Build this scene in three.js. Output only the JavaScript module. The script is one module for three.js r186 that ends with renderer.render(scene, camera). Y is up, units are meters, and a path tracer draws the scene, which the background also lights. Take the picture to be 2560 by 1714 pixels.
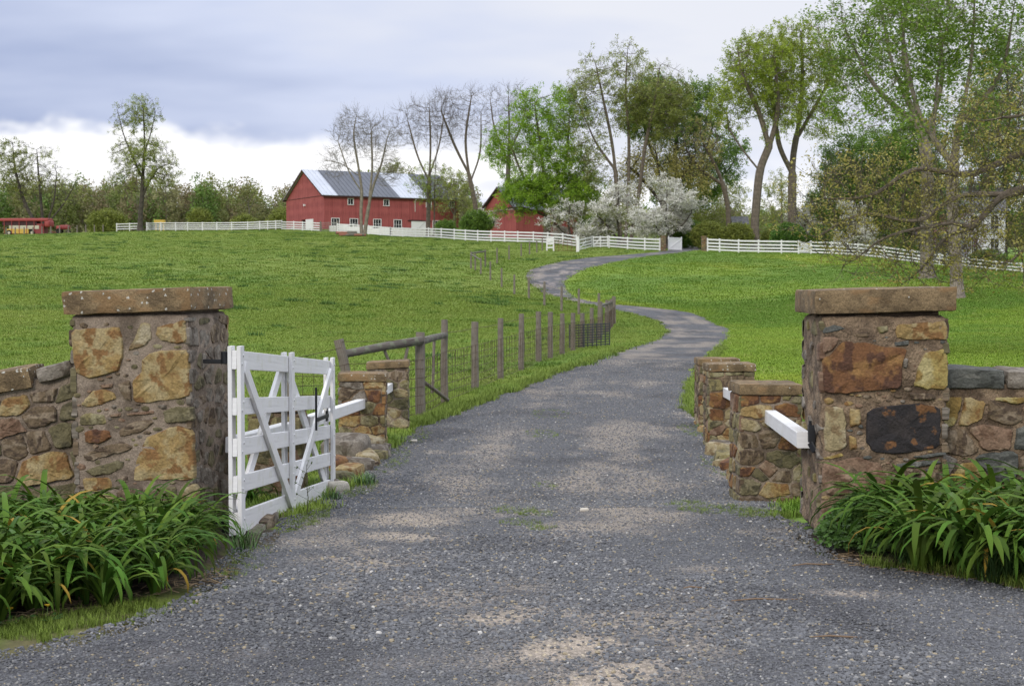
import * as THREE from 'three';
import { mergeGeometries, mergeVertices, toCreasedNormals } from 'three/addons/utils/BufferGeometryUtils.js';

// ---------------------------------------------------------------- camera, sky, sun, exposure
const scene = new THREE.Scene();
const camera = new THREE.PerspectiveCamera(26.79, 1024 / 685, 0.1, 2500);
camera.position.set(0, 1.77, 0);
camera.focus = 11; camera.userData.fStop = 8;
camera.rotation.x = THREE.MathUtils.degToRad(-2.26);
const renderer = new THREE.WebGLRenderer({ antialias: true });
renderer.setSize(1024, 685);
renderer.toneMapping = THREE.LinearToneMapping;
renderer.toneMappingExposure = 1.0;
renderer.shadowMap.enabled = true;
renderer.shadowMap.type = THREE.PCFSoftShadowMap;

// noise
function hash2(ix, iy, s) {
  let h = Math.imul(ix | 0, 374761393) ^ Math.imul(iy | 0, 668265263) ^ Math.imul(s | 0, 1274126177);
  h = Math.imul(h ^ (h >>> 13), 1274126177); h ^= h >>> 16;
  return (h >>> 0) / 4294967296;
}
const sstep = (a, b, x) => { const t = Math.min(1, Math.max(0, (x - a) / (b - a))); return t * t * (3 - 2 * t); };
const mix = (a, b, t) => a + (b - a) * t;
const clamp = (x, a, b) => Math.min(b, Math.max(a, x));
function vnoise(x, y, s = 0, per = 0) {            // value noise 0..1, tiling with period per
  let ix = Math.floor(x), iy = Math.floor(y); const fx = x - ix, fy = y - iy;
  const u = fx * fx * fx * (fx * (fx * 6 - 15) + 10), v = fy * fy * fy * (fy * (fy * 6 - 15) + 10);
  let jx = ix + 1, jy = iy + 1;
  if (per) { const w = (k) => ((k % per) + per) % per; ix = w(ix); iy = w(iy); jx = w(jx); jy = w(jy); }
  return mix(mix(hash2(ix, iy, s), hash2(jx, iy, s), u), mix(hash2(ix, jy, s), hash2(jx, jy, s), u), v);
}
function fbm(x, y, oct = 4, s = 0, per = 0) {
  let a = 0.5, t = 0, n = 0;
  for (let i = 0; i < oct; i++) { t += a * vnoise(x, y, s + i * 17, per); n += a; a *= 0.5; x *= 2; y *= 2; if (per) per *= 2; }
  return t / n;
}
function rng(seed) {
  let a = (seed * 2654435761) >>> 0;
  return () => { a = (a + 0x6D2B79F5) | 0; let t = Math.imul(a ^ (a >>> 15), 1 | a); t = (t + Math.imul(t ^ (t >>> 7), 61 | t)) ^ t; return ((t ^ (t >>> 14)) >>> 0) / 4294967296; };
}

// the cloudy sky: a deck of blue grey cloud over a bright clear band near the horizon, the same all the way round
function skyTexture() {
  const W = 4096, H = 2048, data = new Float32Array(W * H * 4);
  const dark = [0.41, 0.485, 0.705], lav = [0.65, 0.715, 0.905], pale = [0.83, 0.855, 0.935], white = [1.12, 1.12, 1.14];
  for (let r = 0; r < H; r++) {
    const el = ((r + 0.5) / H - 0.5) * Math.PI, ed = el * 180 / Math.PI, e = Math.max(ed, 0), k = 1 / (Math.sin(Math.max(el, 0)) + 0.16), fine = e < 30 ? 5 : 3;
    for (let c = 0; c < W; c++) {
      const o = (r * W + c) * 4; data[o + 3] = 1;
      if (ed < -3) { data[o] = 0.10; data[o + 1] = 0.12; data[o + 2] = 0.08; continue; }
      const rd = ((c + 0.5) / W - 0.5) * 2 * Math.PI, sx = -Math.sin(rd), cx = Math.cos(rd), az = Math.atan2(cx, sx) * 180 / Math.PI;   // 0 straight ahead, + to the right
      const dx = cx * k, dy = sx * k;                                                        // where the line of sight meets the deck
      const n1 = fbm(dx * 0.85 + 3.1, dy * 1.5 + 7.7, fine, 5), n2 = fbm(dx * 2.3 + 9.2, dy * 4.2, fine, 41), n3 = fbm(dx * 0.34 + 11.3, dy * 0.5 + 2.2, 2, 77);
      const sweep = 0.5 + 0.5 * Math.cos((az - 16) * Math.PI / 45);                          // broad bands of thicker and thinner cloud
      let t = 0.06 + 1.0 * sweep + (n1 - 0.5) * 0.95 + (n2 - 0.5) * 0.62 + (n3 - 0.5) * 0.4 + 0.30 * sstep(8, 15, e);
      t = clamp(t, 0, 1.3);
      let gap = 0;
      if (e < 12) {                                                                          // the ragged lower edge of the deck and the bright band under it
        const edge = 5.9 - 1.5 * (1 - Math.cos((az + 13) * Math.PI / 36)) * 0.5 + (fbm(az * 0.16 + 3, e * 0.3, 4, 9) - 0.5) * 1.2 + (fbm(az * 0.8, e * 1.4, 4, 13) - 0.5) * 0.9;
        const soft = mix(0.28, 1.4, sstep(0.35, 0.75, fbm(az * 0.07 + 1.1, 0.3, 2, 23) * 0.45 + 0.55 * sweep));
        gap = 1 - sstep(edge - soft * 1.3, edge + soft * 0.7, e);
        gap *= 1 - sstep(0.54, 0.72, fbm(az * 0.13 + 20, e * 1.1 + 4, 4, 55)) * 0.8 * sstep(0.25, 0.8, sweep);
      }
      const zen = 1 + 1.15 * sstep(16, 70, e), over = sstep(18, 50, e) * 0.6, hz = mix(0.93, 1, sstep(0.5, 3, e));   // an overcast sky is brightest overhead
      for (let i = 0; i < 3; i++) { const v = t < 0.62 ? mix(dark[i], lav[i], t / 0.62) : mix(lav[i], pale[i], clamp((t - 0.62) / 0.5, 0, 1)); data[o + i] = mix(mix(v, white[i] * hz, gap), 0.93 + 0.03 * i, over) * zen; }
    }
  }
  const t = new THREE.DataTexture(data, W, H, THREE.RGBAFormat, THREE.FloatType);
  t.mapping = THREE.EquirectangularReflectionMapping; t.magFilter = THREE.LinearFilter; t.minFilter = THREE.LinearFilter; t.wrapS = THREE.RepeatWrapping; t.needsUpdate = true;
  return t;
}
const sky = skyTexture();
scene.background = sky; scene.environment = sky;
const sun = new THREE.DirectionalLight(new THREE.Color(1.0, 0.93, 0.82), 1.5);
sun.position.set(-60, 75, 62); sun.target.position.set(0, 0, -60);
sun.castShadow = true; sun.shadow.radius = 28; sun.shadow.mapSize.set(4096, 4096);
Object.assign(sun.shadow.camera, { left: -140, right: 140, top: 140, bottom: -200, near: 1, far: 600 });
scene.add(sun, sun.target);

// ---------------------------------------------------------------- helpers
const used = new Map();
function numbered(name) { const k = used.get(name) || 0; used.set(name, k + 1); return k ? name + '_' + String(k).padStart(3, '0') : name; }
function tag(o, label, category, group, kind) { Object.assign(o.userData, { label, category }); if (group) o.userData.group = group; if (kind) o.userData.kind = kind; return o; }
function thing(name, label, category, group) { const g = new THREE.Group(); g.name = numbered(name); tag(g, label, category, group); scene.add(g); return g; }
function mesh(name, geo, mat, parent, label) {
  const m = new THREE.Mesh(geo, mat); m.name = parent === scene ? numbered(name) : name; m.castShadow = m.receiveShadow = true;
  if (label) m.userData.label = label; (parent || scene).add(m); return m;
}
function struct(name, geo, mat, label) { const m = mesh(name, geo, mat, scene); m.userData.kind = 'structure'; if (label) m.userData.label = label; return m; }
const V = (x, y, z) => new THREE.Vector3(x, y, z);
const mtx = new THREE.Matrix4(), qt = new THREE.Quaternion(), eu = new THREE.Euler();
function boxGeo(w, h, d, x = 0, y = 0, z = 0) { const g = new THREE.BoxGeometry(w, h, d); g.translate(x, y, z); return g; }
// a bar of rectangular section from a to b; w across (horizontal), h along the other axis; edges chamfered
function barGeo(a, b, w, h, up = V(0, 1, 0), ch = 0.12) {
  const dir = b.clone().sub(a), L = dir.length(); dir.normalize();
  const side = new THREE.Vector3().crossVectors(up, dir).normalize(), u2 = new THREE.Vector3().crossVectors(dir, side);
  const c = Math.min(w, h) * ch, hw = w / 2, hh = h / 2;
  const prof = [[-hw + c, -hh], [hw - c, -hh], [hw, -hh + c], [hw, hh - c], [hw - c, hh], [-hw + c, hh], [-hw, hh - c], [-hw, -hh + c]];
  const pos = [], uv = [], idx = []; let per = 0;
  const P = (p, t) => a.clone().addScaledVector(dir, t * L).addScaledVector(side, p[0]).addScaledVector(u2, p[1]);
  for (let i = 0; i < 8; i++) {
    const p = prof[i], q = prof[(i + 1) % 8], l = Math.hypot(p[0] - q[0], p[1] - q[1]), k = pos.length / 3;
    for (const [pp, t, s] of [[p, 0, 0], [q, 0, l], [q, 1, l], [p, 1, 0]]) { const v = P(pp, t); pos.push(v.x, v.y, v.z); uv.push(t * L, per + s); }
    idx.push(k, k + 1, k + 2, k, k + 2, k + 3); per += l;
  }
  for (const t of [0, 1]) {
    const k = pos.length / 3;
    for (const p of prof) { const v = P(p, t); pos.push(v.x, v.y, v.z); uv.push(p[0], p[1]); }
    for (let i = 1; i < 7; i++) t ? idx.push(k, k + i, k + i + 1) : idx.push(k, k + i + 1, k + i);
  }
  const g = new THREE.BufferGeometry();
  g.setAttribute('position', new THREE.Float32BufferAttribute(pos, 3)); g.setAttribute('uv', new THREE.Float32BufferAttribute(uv, 2)); g.setIndex(idx);
  g.computeVertexNormals(); return g;
}
// a round pole through points with radii
function poleGeo(pts, rad, sides = 7, cap = true) {
  const pos = [], uv = [], idx = []; const n = pts.length; let ref = V(0.31, 0.2, 0.93), len = 0;
  for (let i = 0; i < n; i++) {
    const d = pts[Math.min(i + 1, n - 1)].clone().sub(pts[Math.max(i - 1, 0)]).normalize();
    const s = new THREE.Vector3().crossVectors(d, Math.abs(d.dot(ref)) > 0.95 ? V(1, 0, 0) : ref).normalize(), t = new THREE.Vector3().crossVectors(d, s);
    if (i) len += pts[i].distanceTo(pts[i - 1]);
    for (let k = 0; k <= sides; k++) {
      const a = k / sides * Math.PI * 2, r = rad[i];
      pos.push(pts[i].x + (s.x * Math.cos(a) + t.x * Math.sin(a)) * r, pts[i].y + (s.y * Math.cos(a) + t.y * Math.sin(a)) * r, pts[i].z + (s.z * Math.cos(a) + t.z * Math.sin(a)) * r);
      uv.push(k / sides * Math.max(rad[0], 0.02) * 6.28, len);
    }
  }
  const w = sides + 1;
  for (let i = 0; i < n - 1; i++) for (let k = 0; k < sides; k++) { const a = i * w + k, b = a + w; idx.push(a, a + 1, b, a + 1, b + 1, b); }
  if (cap) {
    const c = pos.length / 3; pos.push(pts[n - 1].x, pts[n - 1].y, pts[n - 1].z); uv.push(0, len);
    const b0 = pos.length / 3;
    for (let k = 0; k < sides; k++) { const o = ((n - 1) * w + k) * 3; pos.push(pos[o], pos[o + 1], pos[o + 2]); uv.push(0.1 * Math.cos(k), len + 0.1 * Math.sin(k)); }
    for (let k = 0; k < sides; k++) idx.push(c, b0 + k, b0 + (k + 1) % sides);
  }
  const g = new THREE.BufferGeometry();
  g.setAttribute('position', new THREE.Float32BufferAttribute(pos, 3)); g.setAttribute('uv', new THREE.Float32BufferAttribute(uv, 2)); g.setIndex(idx);
  g.computeVertexNormals(); return g;
}
function instanced(name, geo, mat, mats, cols, parent) {
  const n = mats.length / 16, m = new THREE.InstancedMesh(geo, mat, n);
  m.instanceMatrix = new THREE.InstancedBufferAttribute(new Float32Array(mats), 16);
  if (cols) m.instanceColor = new THREE.InstancedBufferAttribute(new Float32Array(cols), 3);
  m.name = parent === scene ? numbered(name) : name; m.castShadow = m.receiveShadow = true; m.userData.kind = 'stuff'; parent.add(m); return m;
}
const _p = V(0, 0, 0), _s = V(1, 1, 1);
function pushMat(arr, x, y, z, rx, ry, rz, sx, sy = sx, sz = sx) { eu.set(rx, ry, rz, 'YXZ'); qt.setFromEuler(eu); _p.set(x, y, z); _s.set(sx, sy, sz); mtx.compose(_p, qt, _s); for (let i = 0; i < 16; i++) arr.push(mtx.elements[i]); }

// textures: each pixel from fn(u, v, x, y) in linear 0..1, stored as sRGB
const toS = (v) => 255 * (v <= 0.0031308 ? 12.92 * v : 1.055 * Math.pow(Math.max(v, 0), 1 / 2.4) - 0.055);
function colorTex(n, fn, rep = 1) {
  const d = new Uint8Array(n * n * 4);
  for (let y = 0; y < n; y++) for (let x = 0; x < n; x++) { const c = fn(x / n, y / n), o = (y * n + x) * 4; for (let i = 0; i < 3; i++) d[o + i] = clamp(toS(c[i]), 0, 255); d[o + 3] = 255; }
  return finish(d, n, rep, true);
}
function grayTex(n, fn, rep = 1) {
  const d = new Uint8Array(n * n * 4);
  for (let y = 0; y < n; y++) for (let x = 0; x < n; x++) { const c = clamp(fn(x / n, y / n) * 255, 0, 255), o = (y * n + x) * 4; d[o] = d[o + 1] = d[o + 2] = c; d[o + 3] = 255; }
  return finish(d, n, rep, false);
}
function finish(d, n, rep, srgb) {
  const t = new THREE.DataTexture(d, n, n, THREE.RGBAFormat); t.magFilter = THREE.LinearFilter; t.minFilter = THREE.LinearMipmapLinearFilter; t.generateMipmaps = true;
  t.wrapS = t.wrapT = THREE.RepeatWrapping; t.repeat.set(rep, rep); if (srgb) t.colorSpace = THREE.SRGBColorSpace; t.needsUpdate = true; return t;
}
const lin = (r, g, b) => new THREE.Color().setRGB(r, g, b);
const std = (o) => new THREE.MeshStandardMaterial({ roughness: 0.9, metalness: 0, side: THREE.DoubleSide, ...o });

// ---------------------------------------------------------------- the lie of the land: heights surveyed at points [x, z, height], joined by a thin plate
const SURVEY = [[-9.0, 12.0, -0.1], [-9.0, 0.0, -0.03], [0.0, 12.0, -0.1], [0.0, 0.0, -0.03], [9.0, 12.0, -0.1], [9.0, 0.0, -0.03], [-6.0, -6.5, 0.0], [-2.0, -6.5, 0.0], [2.0, -6.5, 0.0], [6.0, -6.5, 0.0], [-7.0, -10.3, 0.0], [-3.0, -10.3, 0.0], [3.0, -10.3, 0.0], [7.0, -10.3, 0.0], [-2.0, -12.8, -0.2], [2.2, -12.8, -0.2], [-1.8, -14.5, -0.26], [-1.8, -18.0, -0.27], [0.0, -14.5, -0.26], [0.0, -18.0, -0.27], [2.5, -14.5, -0.26], [2.5, -18.0, -0.27], [-7.0, -18.0, -0.25], [7.0, -18.0, -0.25], [-1.9, -21.0, -0.3], [2.8, -21.0, -0.3], [-8.0, -27.0, -0.28], [-1.0, -27.0, -0.28], [5.0, -27.0, -0.28], [-12.0, -38.0, -0.2], [-1.0, -36.0, -0.24], [12.0, -36.0, -0.25], [-18.0, -50.0, 0.2], [0.0, -48.0, -0.3], [8.0, -48.0, -0.3], [18.0, -50.0, -0.1], [4.0, -65.0, -0.25], [10.0, -74.0, -0.2], [-8.0, -66.0, 0.35], [-26.0, -75.0, 1.6], [24.0, -75.0, 0.8], [0.16, -98.0, 1.25], [-2.95, -117.0, 3.07], [1.58, -114.0, 2.78], [6.71, -121.0, 3.34], [10.3, -116.0, 2.89], [16.16, -112.0, 2.23], [24.66, -80.0, 1.1], [27.29, -95.0, 2.29], [0.94, -148.0, 4.8], [6.97, -157.0, 5.46], [13.4, -151.0, 5.24], [19.64, -152.0, 5.47], [23.86, -152.0, 5.26], [28.18, -151.0, 5.2], [31.28, -151.0, 5.11], [36.18, -151.0, 4.91], [42.16, -152.0, 4.21], [48.39, -153.0, 3.42], [54.44, -154.0, 2.88], [2.86, -172.0, 6.82], [-2.74, -180.0, 7.4], [-15.19, -203.0, 8.63], [-19.75, -190.0, 8.29], [-29.24, -225.0, 10.55], [-8.7, -236.0, 11.24], [-63.46, -212.0, 9.28], [-39.95, -212.0, 9.75], [-75.22, -212.0, 9.11], [-62.81, -245.0, 11.06], [-46.74, -248.0, 11.04], [-82.85, -245.0, 10.38], [-16.64, -125.0, 4.37], [-34.79, -128.0, 4.43], [-8.65, -82.0, 1.65], [-22.85, -84.0, 1.65], [-52.54, -128.0, 4.43], [62.0, -80.0, 0.6], [21.54, -185.0, 7.05], [59.03, -190.0, 4.93], [-80.0, -300.0, 12.0], [-30.0, -300.0, 12.0], [20.0, -300.0, 12.0], [70.0, -300.0, 10.0]];
const land = (() => {
  const n = SURVEY.length, N = n + 3, A = [];
  const k = (r2) => r2 > 1e-12 ? 0.5 * r2 * Math.log(r2) : 0;
  for (let i = 0; i < N; i++) A.push(new Float64Array(N + 1));
  for (let i = 0; i < n; i++) {
    const [x, z, h] = SURVEY[i];
    for (let j = 0; j < n; j++) { const dx = (x - SURVEY[j][0]) / 10, dz = (z - SURVEY[j][1]) / 10; A[i][j] = k(dx * dx + dz * dz) + (i === j ? 0.05 : 0); }
    A[i][n] = A[n][i] = 1; A[i][n + 1] = A[n + 1][i] = x / 10; A[i][n + 2] = A[n + 2][i] = z / 10; A[i][N] = h;
  }
  for (let c = 0; c < N; c++) {
    let p = c; for (let r = c + 1; r < N; r++) if (Math.abs(A[r][c]) > Math.abs(A[p][c])) p = r;
    [A[c], A[p]] = [A[p], A[c]];
    for (let r = 0; r < N; r++) if (r !== c && A[r][c]) { const f = A[r][c] / A[c][c]; for (let q = c; q <= N; q++) A[r][q] -= f * A[c][q]; }
  }
  const w = A.map((row, i) => row[N] / row[i]);
  return (x, z) => {
    let h = w[n] + w[n + 1] * x / 10 + w[n + 2] * z / 10;
    for (let j = 0; j < n; j++) { const dx = (x - SURVEY[j][0]) / 10, dz = (z - SURVEY[j][1]) / 10; h += w[j] * k(dx * dx + dz * dz); }
    return h;
  };
})();
// a lookup grid of the land, so that the many things set on it are quick to place; past it the land levels out
const GX = 440, GZ = 700, gx0 = -110, gz0 = -330, gs = 0.5, landGrid = new Float32Array((GX + 1) * (GZ + 1));
for (let j = 0; j <= GZ; j++) for (let i = 0; i <= GX; i++) landGrid[j * (GX + 1) + i] = land(gx0 + i * gs, gz0 + j * gs);
function H(x, z) {
  const cx = clamp(x, gx0 + 0.01, gx0 + GX * gs - 0.02), cz = clamp(z, gz0 + 0.01, gz0 + GZ * gs - 0.02);
  const fx = (cx - gx0) / gs, fz = (cz - gz0) / gs, i = Math.floor(fx), j = Math.floor(fz), u = fx - i, v = fz - j, o = j * (GX + 1) + i;
  const h = mix(mix(landGrid[o], landGrid[o + 1], u), mix(landGrid[o + GX + 1], landGrid[o + GX + 2], u), v);
  const far = sstep(270, 330, -z), out = sstep(0, 60, Math.max(Math.abs(x) - 100, 0));
  return mix(mix(h, 10.5, far), far > 0.5 ? 10.5 : clamp(h, -0.3, 10.5), out);
}
// small unevenness of field ground (none on the drive)
function bumpy(x, z) { const d = -z; if (d < 11) return 0; return ((fbm(x * 0.9 + 5, z * 0.9, 3, 3) - 0.5) * 0.03 + (fbm(x * 0.16, z * 0.16, 2, 8) - 0.5) * 0.10) * sstep(11, 30, d); }

// the drive: [left x, left z, right x, right z] cross sections
const DRIVE = [[-16, 12, 16, 12], [-15, 2, 15, 2], [-9, -4.4, 9, -6.4], [-4.6, -6.0, 4.8, -7.5], [-2.55, -6.75, 3.2, -8.0], [-1.98, -7.45, 2.55, -8.7], [-1.72, -8.4, 2.1, -9.35], [-1.74, -9.2, 2.05, -10.0], [-1.66, -10.8, 2.15, -11.4], [-1.62, -13.9, 2.3, -13.8], [-1.56, -17.0, 2.45, -15.8], [-1.35, -20.5, 2.72, -19.0], [-0.8, -23.8, 2.88, -22.6], [-0.17, -26.9, 3.28, -27.0], [0.76, -31.7, 4.29, -33.3], [1.92, -37.3, 5.59, -40.8], [3.72, -47.2, 7.47, -50.8], [5.64, -56.4, 9.25, -60.8], [7.12, -66.8, 10.44, -69.6], [7.55, -74.4, 10.42, -75.6], [6.96, -78.0, 9.86, -80.4], [5.67, -81.6, 7.84, -83.6], [3.96, -84.8, 5.87, -85.4], [2.79, -92.0, 4.51, -89.5], [1.89, -102.0, 4.03, -99.2], [1.21, -107.6, 3.88, -104.8], [1.09, -112.4, 4.24, -110.0], [1.57, -117.6, 5.4, -115.6], [2.89, -123.6, 7.22, -122.8], [5.24, -134.0, 10.03, -132.8], [8.3, -143.8, 12.8, -141.2], [12.07, -148.0, 14.92, -145.2], [15.4, -151.8, 17.6, -149.6], [17.4, -158, 20.2, -156], [19, -172, 22.5, -170], [19, -190, 23, -190]];
function edgeCurve(a, b) { const c = new THREE.CatmullRomCurve3(DRIVE.map((r) => V(r[a], 0, r[b])), false, 'centripetal'); return c.getPoints(700); }
const edgeL = edgeCurve(0, 1), edgeR = edgeCurve(2, 3);
function edgeX(pts, z) {   // both edges only ever run away from the gate, so z picks one point on each
  let lo = 0, hi = pts.length - 1;
  if (z >= pts[0].z) return pts[0].x; if (z <= pts[hi].z) return pts[hi].x;
  while (hi - lo > 1) { const m = (lo + hi) >> 1; if (pts[m].z > z) lo = m; else hi = m; }
  const t = (pts[lo].z - z) / Math.max(pts[lo].z - pts[hi].z, 1e-6); return mix(pts[lo].x, pts[hi].x, t);
}
const ragged = (z, s) => (fbm(z * 1.3, s * 9.7, 3, 31 + s) - 0.5) * 0.34 + (fbm(z * 5, s * 3.7, 2, 37 + s) - 0.5) * 0.12;
const driveL = (z) => edgeX(edgeL, z) + ragged(z, 1), driveR = (z) => edgeX(edgeR, z) + ragged(z, 2);
const offDrive = (x, z) => Math.max(driveL(z) - x, x - driveR(z));     // > 0 beside the drive

// what grows where: colour of the grass at a place
function grassTone(x, z) {
  const d = -z, lawn = sstep(-0.5, 0.5, x - mix(driveL(z), driveR(z), 0.5) ) ;
  const a = fbm(x * 0.05 + 2, z * 0.05, 4, 61), b = fbm(x * 0.23, z * 0.16, 4, 62), c = fbm(x * 1.1, z * 0.8, 3, 63);
  let r = 0.215, g = 0.295, bl = 0.044;                                        // grazed pasture
  const yel = sstep(0.48, 0.72, a * 0.6 + b * 0.4) * 0.8;
  r = mix(r, 0.265, yel); g = mix(g, 0.33, yel); bl = mix(bl, 0.058, yel);
  const deep = sstep(0.55, 0.75, b * 0.7 + c * 0.3);
  r *= 1 - 0.22 * deep; g *= 1 - 0.12 * deep; bl *= 1 - 0.1 * deep;
  if (lawn > 0) {                                                              // mown lawn to the right, with a longer darker swathe
    let R = 0.22, G = 0.325, B = 0.032;
    const sw = sstep(0.46, 0.6, fbm(x * 0.06 + 9, z * 0.05 + 3, 3, 71) * 0.75 + c * 0.25), ye = sstep(0.5, 0.7, fbm(x * 0.09 + 1, z * 0.07, 3, 73));
    R = mix(R, 0.29, ye * 0.7); G = mix(G, 0.37, ye * 0.5); R = mix(R, 0.13, sw * 0.75); G = mix(G, 0.245, sw * 0.75); B = mix(B, 0.028, sw);
    r = mix(r, R, lawn); g = mix(g, G, lawn); bl = mix(bl, B, lawn);
  }
  const k = 0.93 + 0.14 * c; return [r * k, g * k, bl * k];
}
// ---------------------------------------------------------------- ground sheet
function ladder(list) { const out = [list[0][0]]; for (let k = 0; k < list.length - 1; k++) { const [a, s] = list[k], b = list[k + 1][0], n = Math.max(1, Math.round(Math.abs(b - a) / s)); for (let i = 1; i <= n; i++) out.push(a + (b - a) * i / n); } return out; }
function sheet(xs, zs, height, color, uvScale) {
  const nx = xs.length, nz = zs.length, pos = new Float32Array(nx * nz * 3), col = new Float32Array(nx * nz * 3), uv = new Float32Array(nx * nz * 2), idx = [];
  for (let j = 0; j < nz; j++) for (let i = 0; i < nx; i++) {
    const o = j * nx + i, x = xs[i], z = zs[j], c = color(x, z);
    pos.set([x, height(x, z), z], o * 3); col.set(c, o * 3); uv.set([x * uvScale, z * uvScale], o * 2);
    if (i < nx - 1 && j < nz - 1) idx.push(o, o + 1, o + nx, o + 1, o + nx + 1, o + nx);
  }
  const g = new THREE.BufferGeometry(); g.setAttribute('position', new THREE.BufferAttribute(pos, 3)); g.setAttribute('color', new THREE.BufferAttribute(col, 3)); g.setAttribute('uv', new THREE.BufferAttribute(uv, 2)); g.setIndex(idx);
  g.computeVertexNormals(); return g;
}
const soilTone = (x, z) => { const k = 0.75 + 0.5 * fbm(x * 6, z * 6, 3, 15); return [0.055 * k, 0.038 * k, 0.026 * k]; };
// flower beds in front of the walls, either side
const inBed = (x, z) => z > -10.9 && ((x < driveL(z) - 0.06 && z < -6.2 - Math.max(0, (x + 2.4)) * 1.4 && x < -1.6 && z < bedFront(x)) || (x > 2.0 && z < bedFront(x)));
function bedFront(x) { return x < 0 ? -7.95 - (x + 2.18) * 1.15 + (fbm(x * 3, 1, 2, 18) - 0.5) * 0.2 : -9.2 + (x - 2.0) * 0.85 + (fbm(x * 3, 4, 2, 19) - 0.5) * 0.2; }
const grassMap = colorTex(512, (u, v) => { const n = fbm(u * 24, v * 24, 4, 101, 24), m = fbm(u * 90, v * 60, 2, 105, 30), k = 0.72 + 0.32 * n + 0.25 * (m - 0.5); return [k, k, k * 0.95]; });
const grassBump = grayTex(512, (u, v) => fbm(u * 40, v * 40, 4, 111, 40));
{
  const xs = ladder([[-900, 60], [-300, 20], [-100, 3], [-40, 0.9], [-14, 0.3], [-6, 0.16], [6, 0.3], [14, 0.9], [40, 1.2], [70, 5], [120, 20], [300, 60], [900, 60]]);
  const zs = ladder([[30, 4], [2, 1.2], [-5, 0.3], [-8, 0.18], [-24, 0.3], [-50, 0.7], [-100, 1.0], [-160, 1.6], [-260, 5], [-340, 25], [-600, 100], [-1600, 100]]);
  const g = sheet(xs, zs, (x, z) => H(x, z) + bumpy(x, z) * sstep(0, 0.8, offDrive(x, z)) - 0.055 * sstep(0.25, -0.1, offDrive(x, z)), (x, z) => {
    if (inBed(x, z)) return soilTone(x, z);
    const t = grassTone(x, z), k = 0.84;
    const bare = Math.max(sstep(0.16, 0.02, offDrive(x, z)), -z < 10 ? 0.85 : 0) * sstep(0.35, 0.6, fbm(x * 3, z * 3, 2, 14));
    return [mix(t[0] * k, 0.115, bare), mix(t[1] * k, 0.086, bare), mix(t[2] * k, 0.052, bare)];
  }, 0.45);
  struct('ground', g, std({ vertexColors: true, map: grassMap, bumpMap: grassBump, bumpScale: 0.015, roughness: 1 }), 'green pasture and lawn rising to the farm');
}
// ---------------------------------------------------------------- the gravel drive
// bare pale dirt where wheels have pushed the stones aside: [x, z, half width, half length, turn, strength]
const DIRT = [[0.22, -6.9, 0.24, 0.5, 0.75, 1], [-0.06, -7.6, 0.26, 0.55, 0.75, 0.85], [0.5, -6.45, 0.26, 0.5, 0.85, 0.95], [-0.35, -8.0, 0.45, 0.36, 0.2, 0.5], [-0.95, -9.2, 0.38, 0.5, 0.3, 0.6], [-0.8, -10.4, 0.5, 0.45, 0.1, 0.8], [-0.85, -11.7, 0.5, 0.7, 0.1, 0.75], [0.55, -10.9, 0.6, 0.6, 0, 0.6], [0.95, -12, 0.5, 0.8, 0, 0.65], [1.9, -8.1, 0.3, 0.16, 0.2, 0.6], [1.2, -8.9, 0.32, 0.2, 0.1, 0.5], [0.75, -14.6, 0.45, 1.6, 0, 0.55], [-0.55, -14.6, 0.42, 1.8, 0, 0.55], [-1.05, -8.3, 0.22, 0.35, 0.2, 0.4], [-0.2, -17.5, 0.35, 1.8, 0, 0.5], [1.3, -18.5, 0.4, 2.0, 0, 0.5]];
function gravelTone(x, z) {
  const d = -z, a = fbm(x * 0.55 + 4, z * 0.4, 4, 201), b = fbm(x * 2.1, z * 1.6, 4, 203), c = fbm(x * 9, z * 9, 2, 207);
  let dirt = 0;
  for (const [px, pz, w, l, t, s] of DIRT) { const dx = x - px, dz = z - pz, u = (dx * Math.cos(t) + dz * Math.sin(t)) / w, v = (-dx * Math.sin(t) + dz * Math.cos(t)) / l; const r = Math.sqrt(u * u + v * v) + (b - 0.5) * 1.3 + (c - 0.5) * 0.5; dirt = Math.max(dirt, s * sstep(1.15, 0.35, r)); }
  const L = driveL(z), R = driveR(z), mid = (L + R) / 2;
  if (d > 11) { const q = Math.min(Math.abs(x - mid - 0.8), Math.abs(x - mid + 0.8)); dirt = Math.max(dirt, 0.55 * sstep(0.55, 0.1, q + (b - 0.5) * 0.9) * sstep(0.42, 0.62, a * 0.6 + b * 0.4)); }
  dirt = Math.max(dirt, 0.5 * sstep(0.53, 0.68, a * 0.55 + b * 0.45));
  const darkP = sstep(0.50, 0.66, fbm(x * 0.8 + 20, z * 0.9, 4, 211)) * 0.95;
  let t = [0.102, 0.103, 0.110];
  t = t.map((v, i) => mix(v, [0.066, 0.065, 0.072][i], darkP * (1 - dirt)));
  t = t.map((v, i) => mix(v, [0.36, 0.30, 0.235][i], dirt));
  if (d > 84 && d < 125) { const lf = sstep(0.55, 0.7, fbm(x * 1.7, z * 0.9, 3, 219)); t = t.map((v, i) => mix(v, [0.30, 0.255, 0.235][i], lf * 0.6)); }
  const k = 0.85 + 0.3 * c; return [t[0] * k, t[1] * k, t[2] * k, dirt];
}
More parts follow.
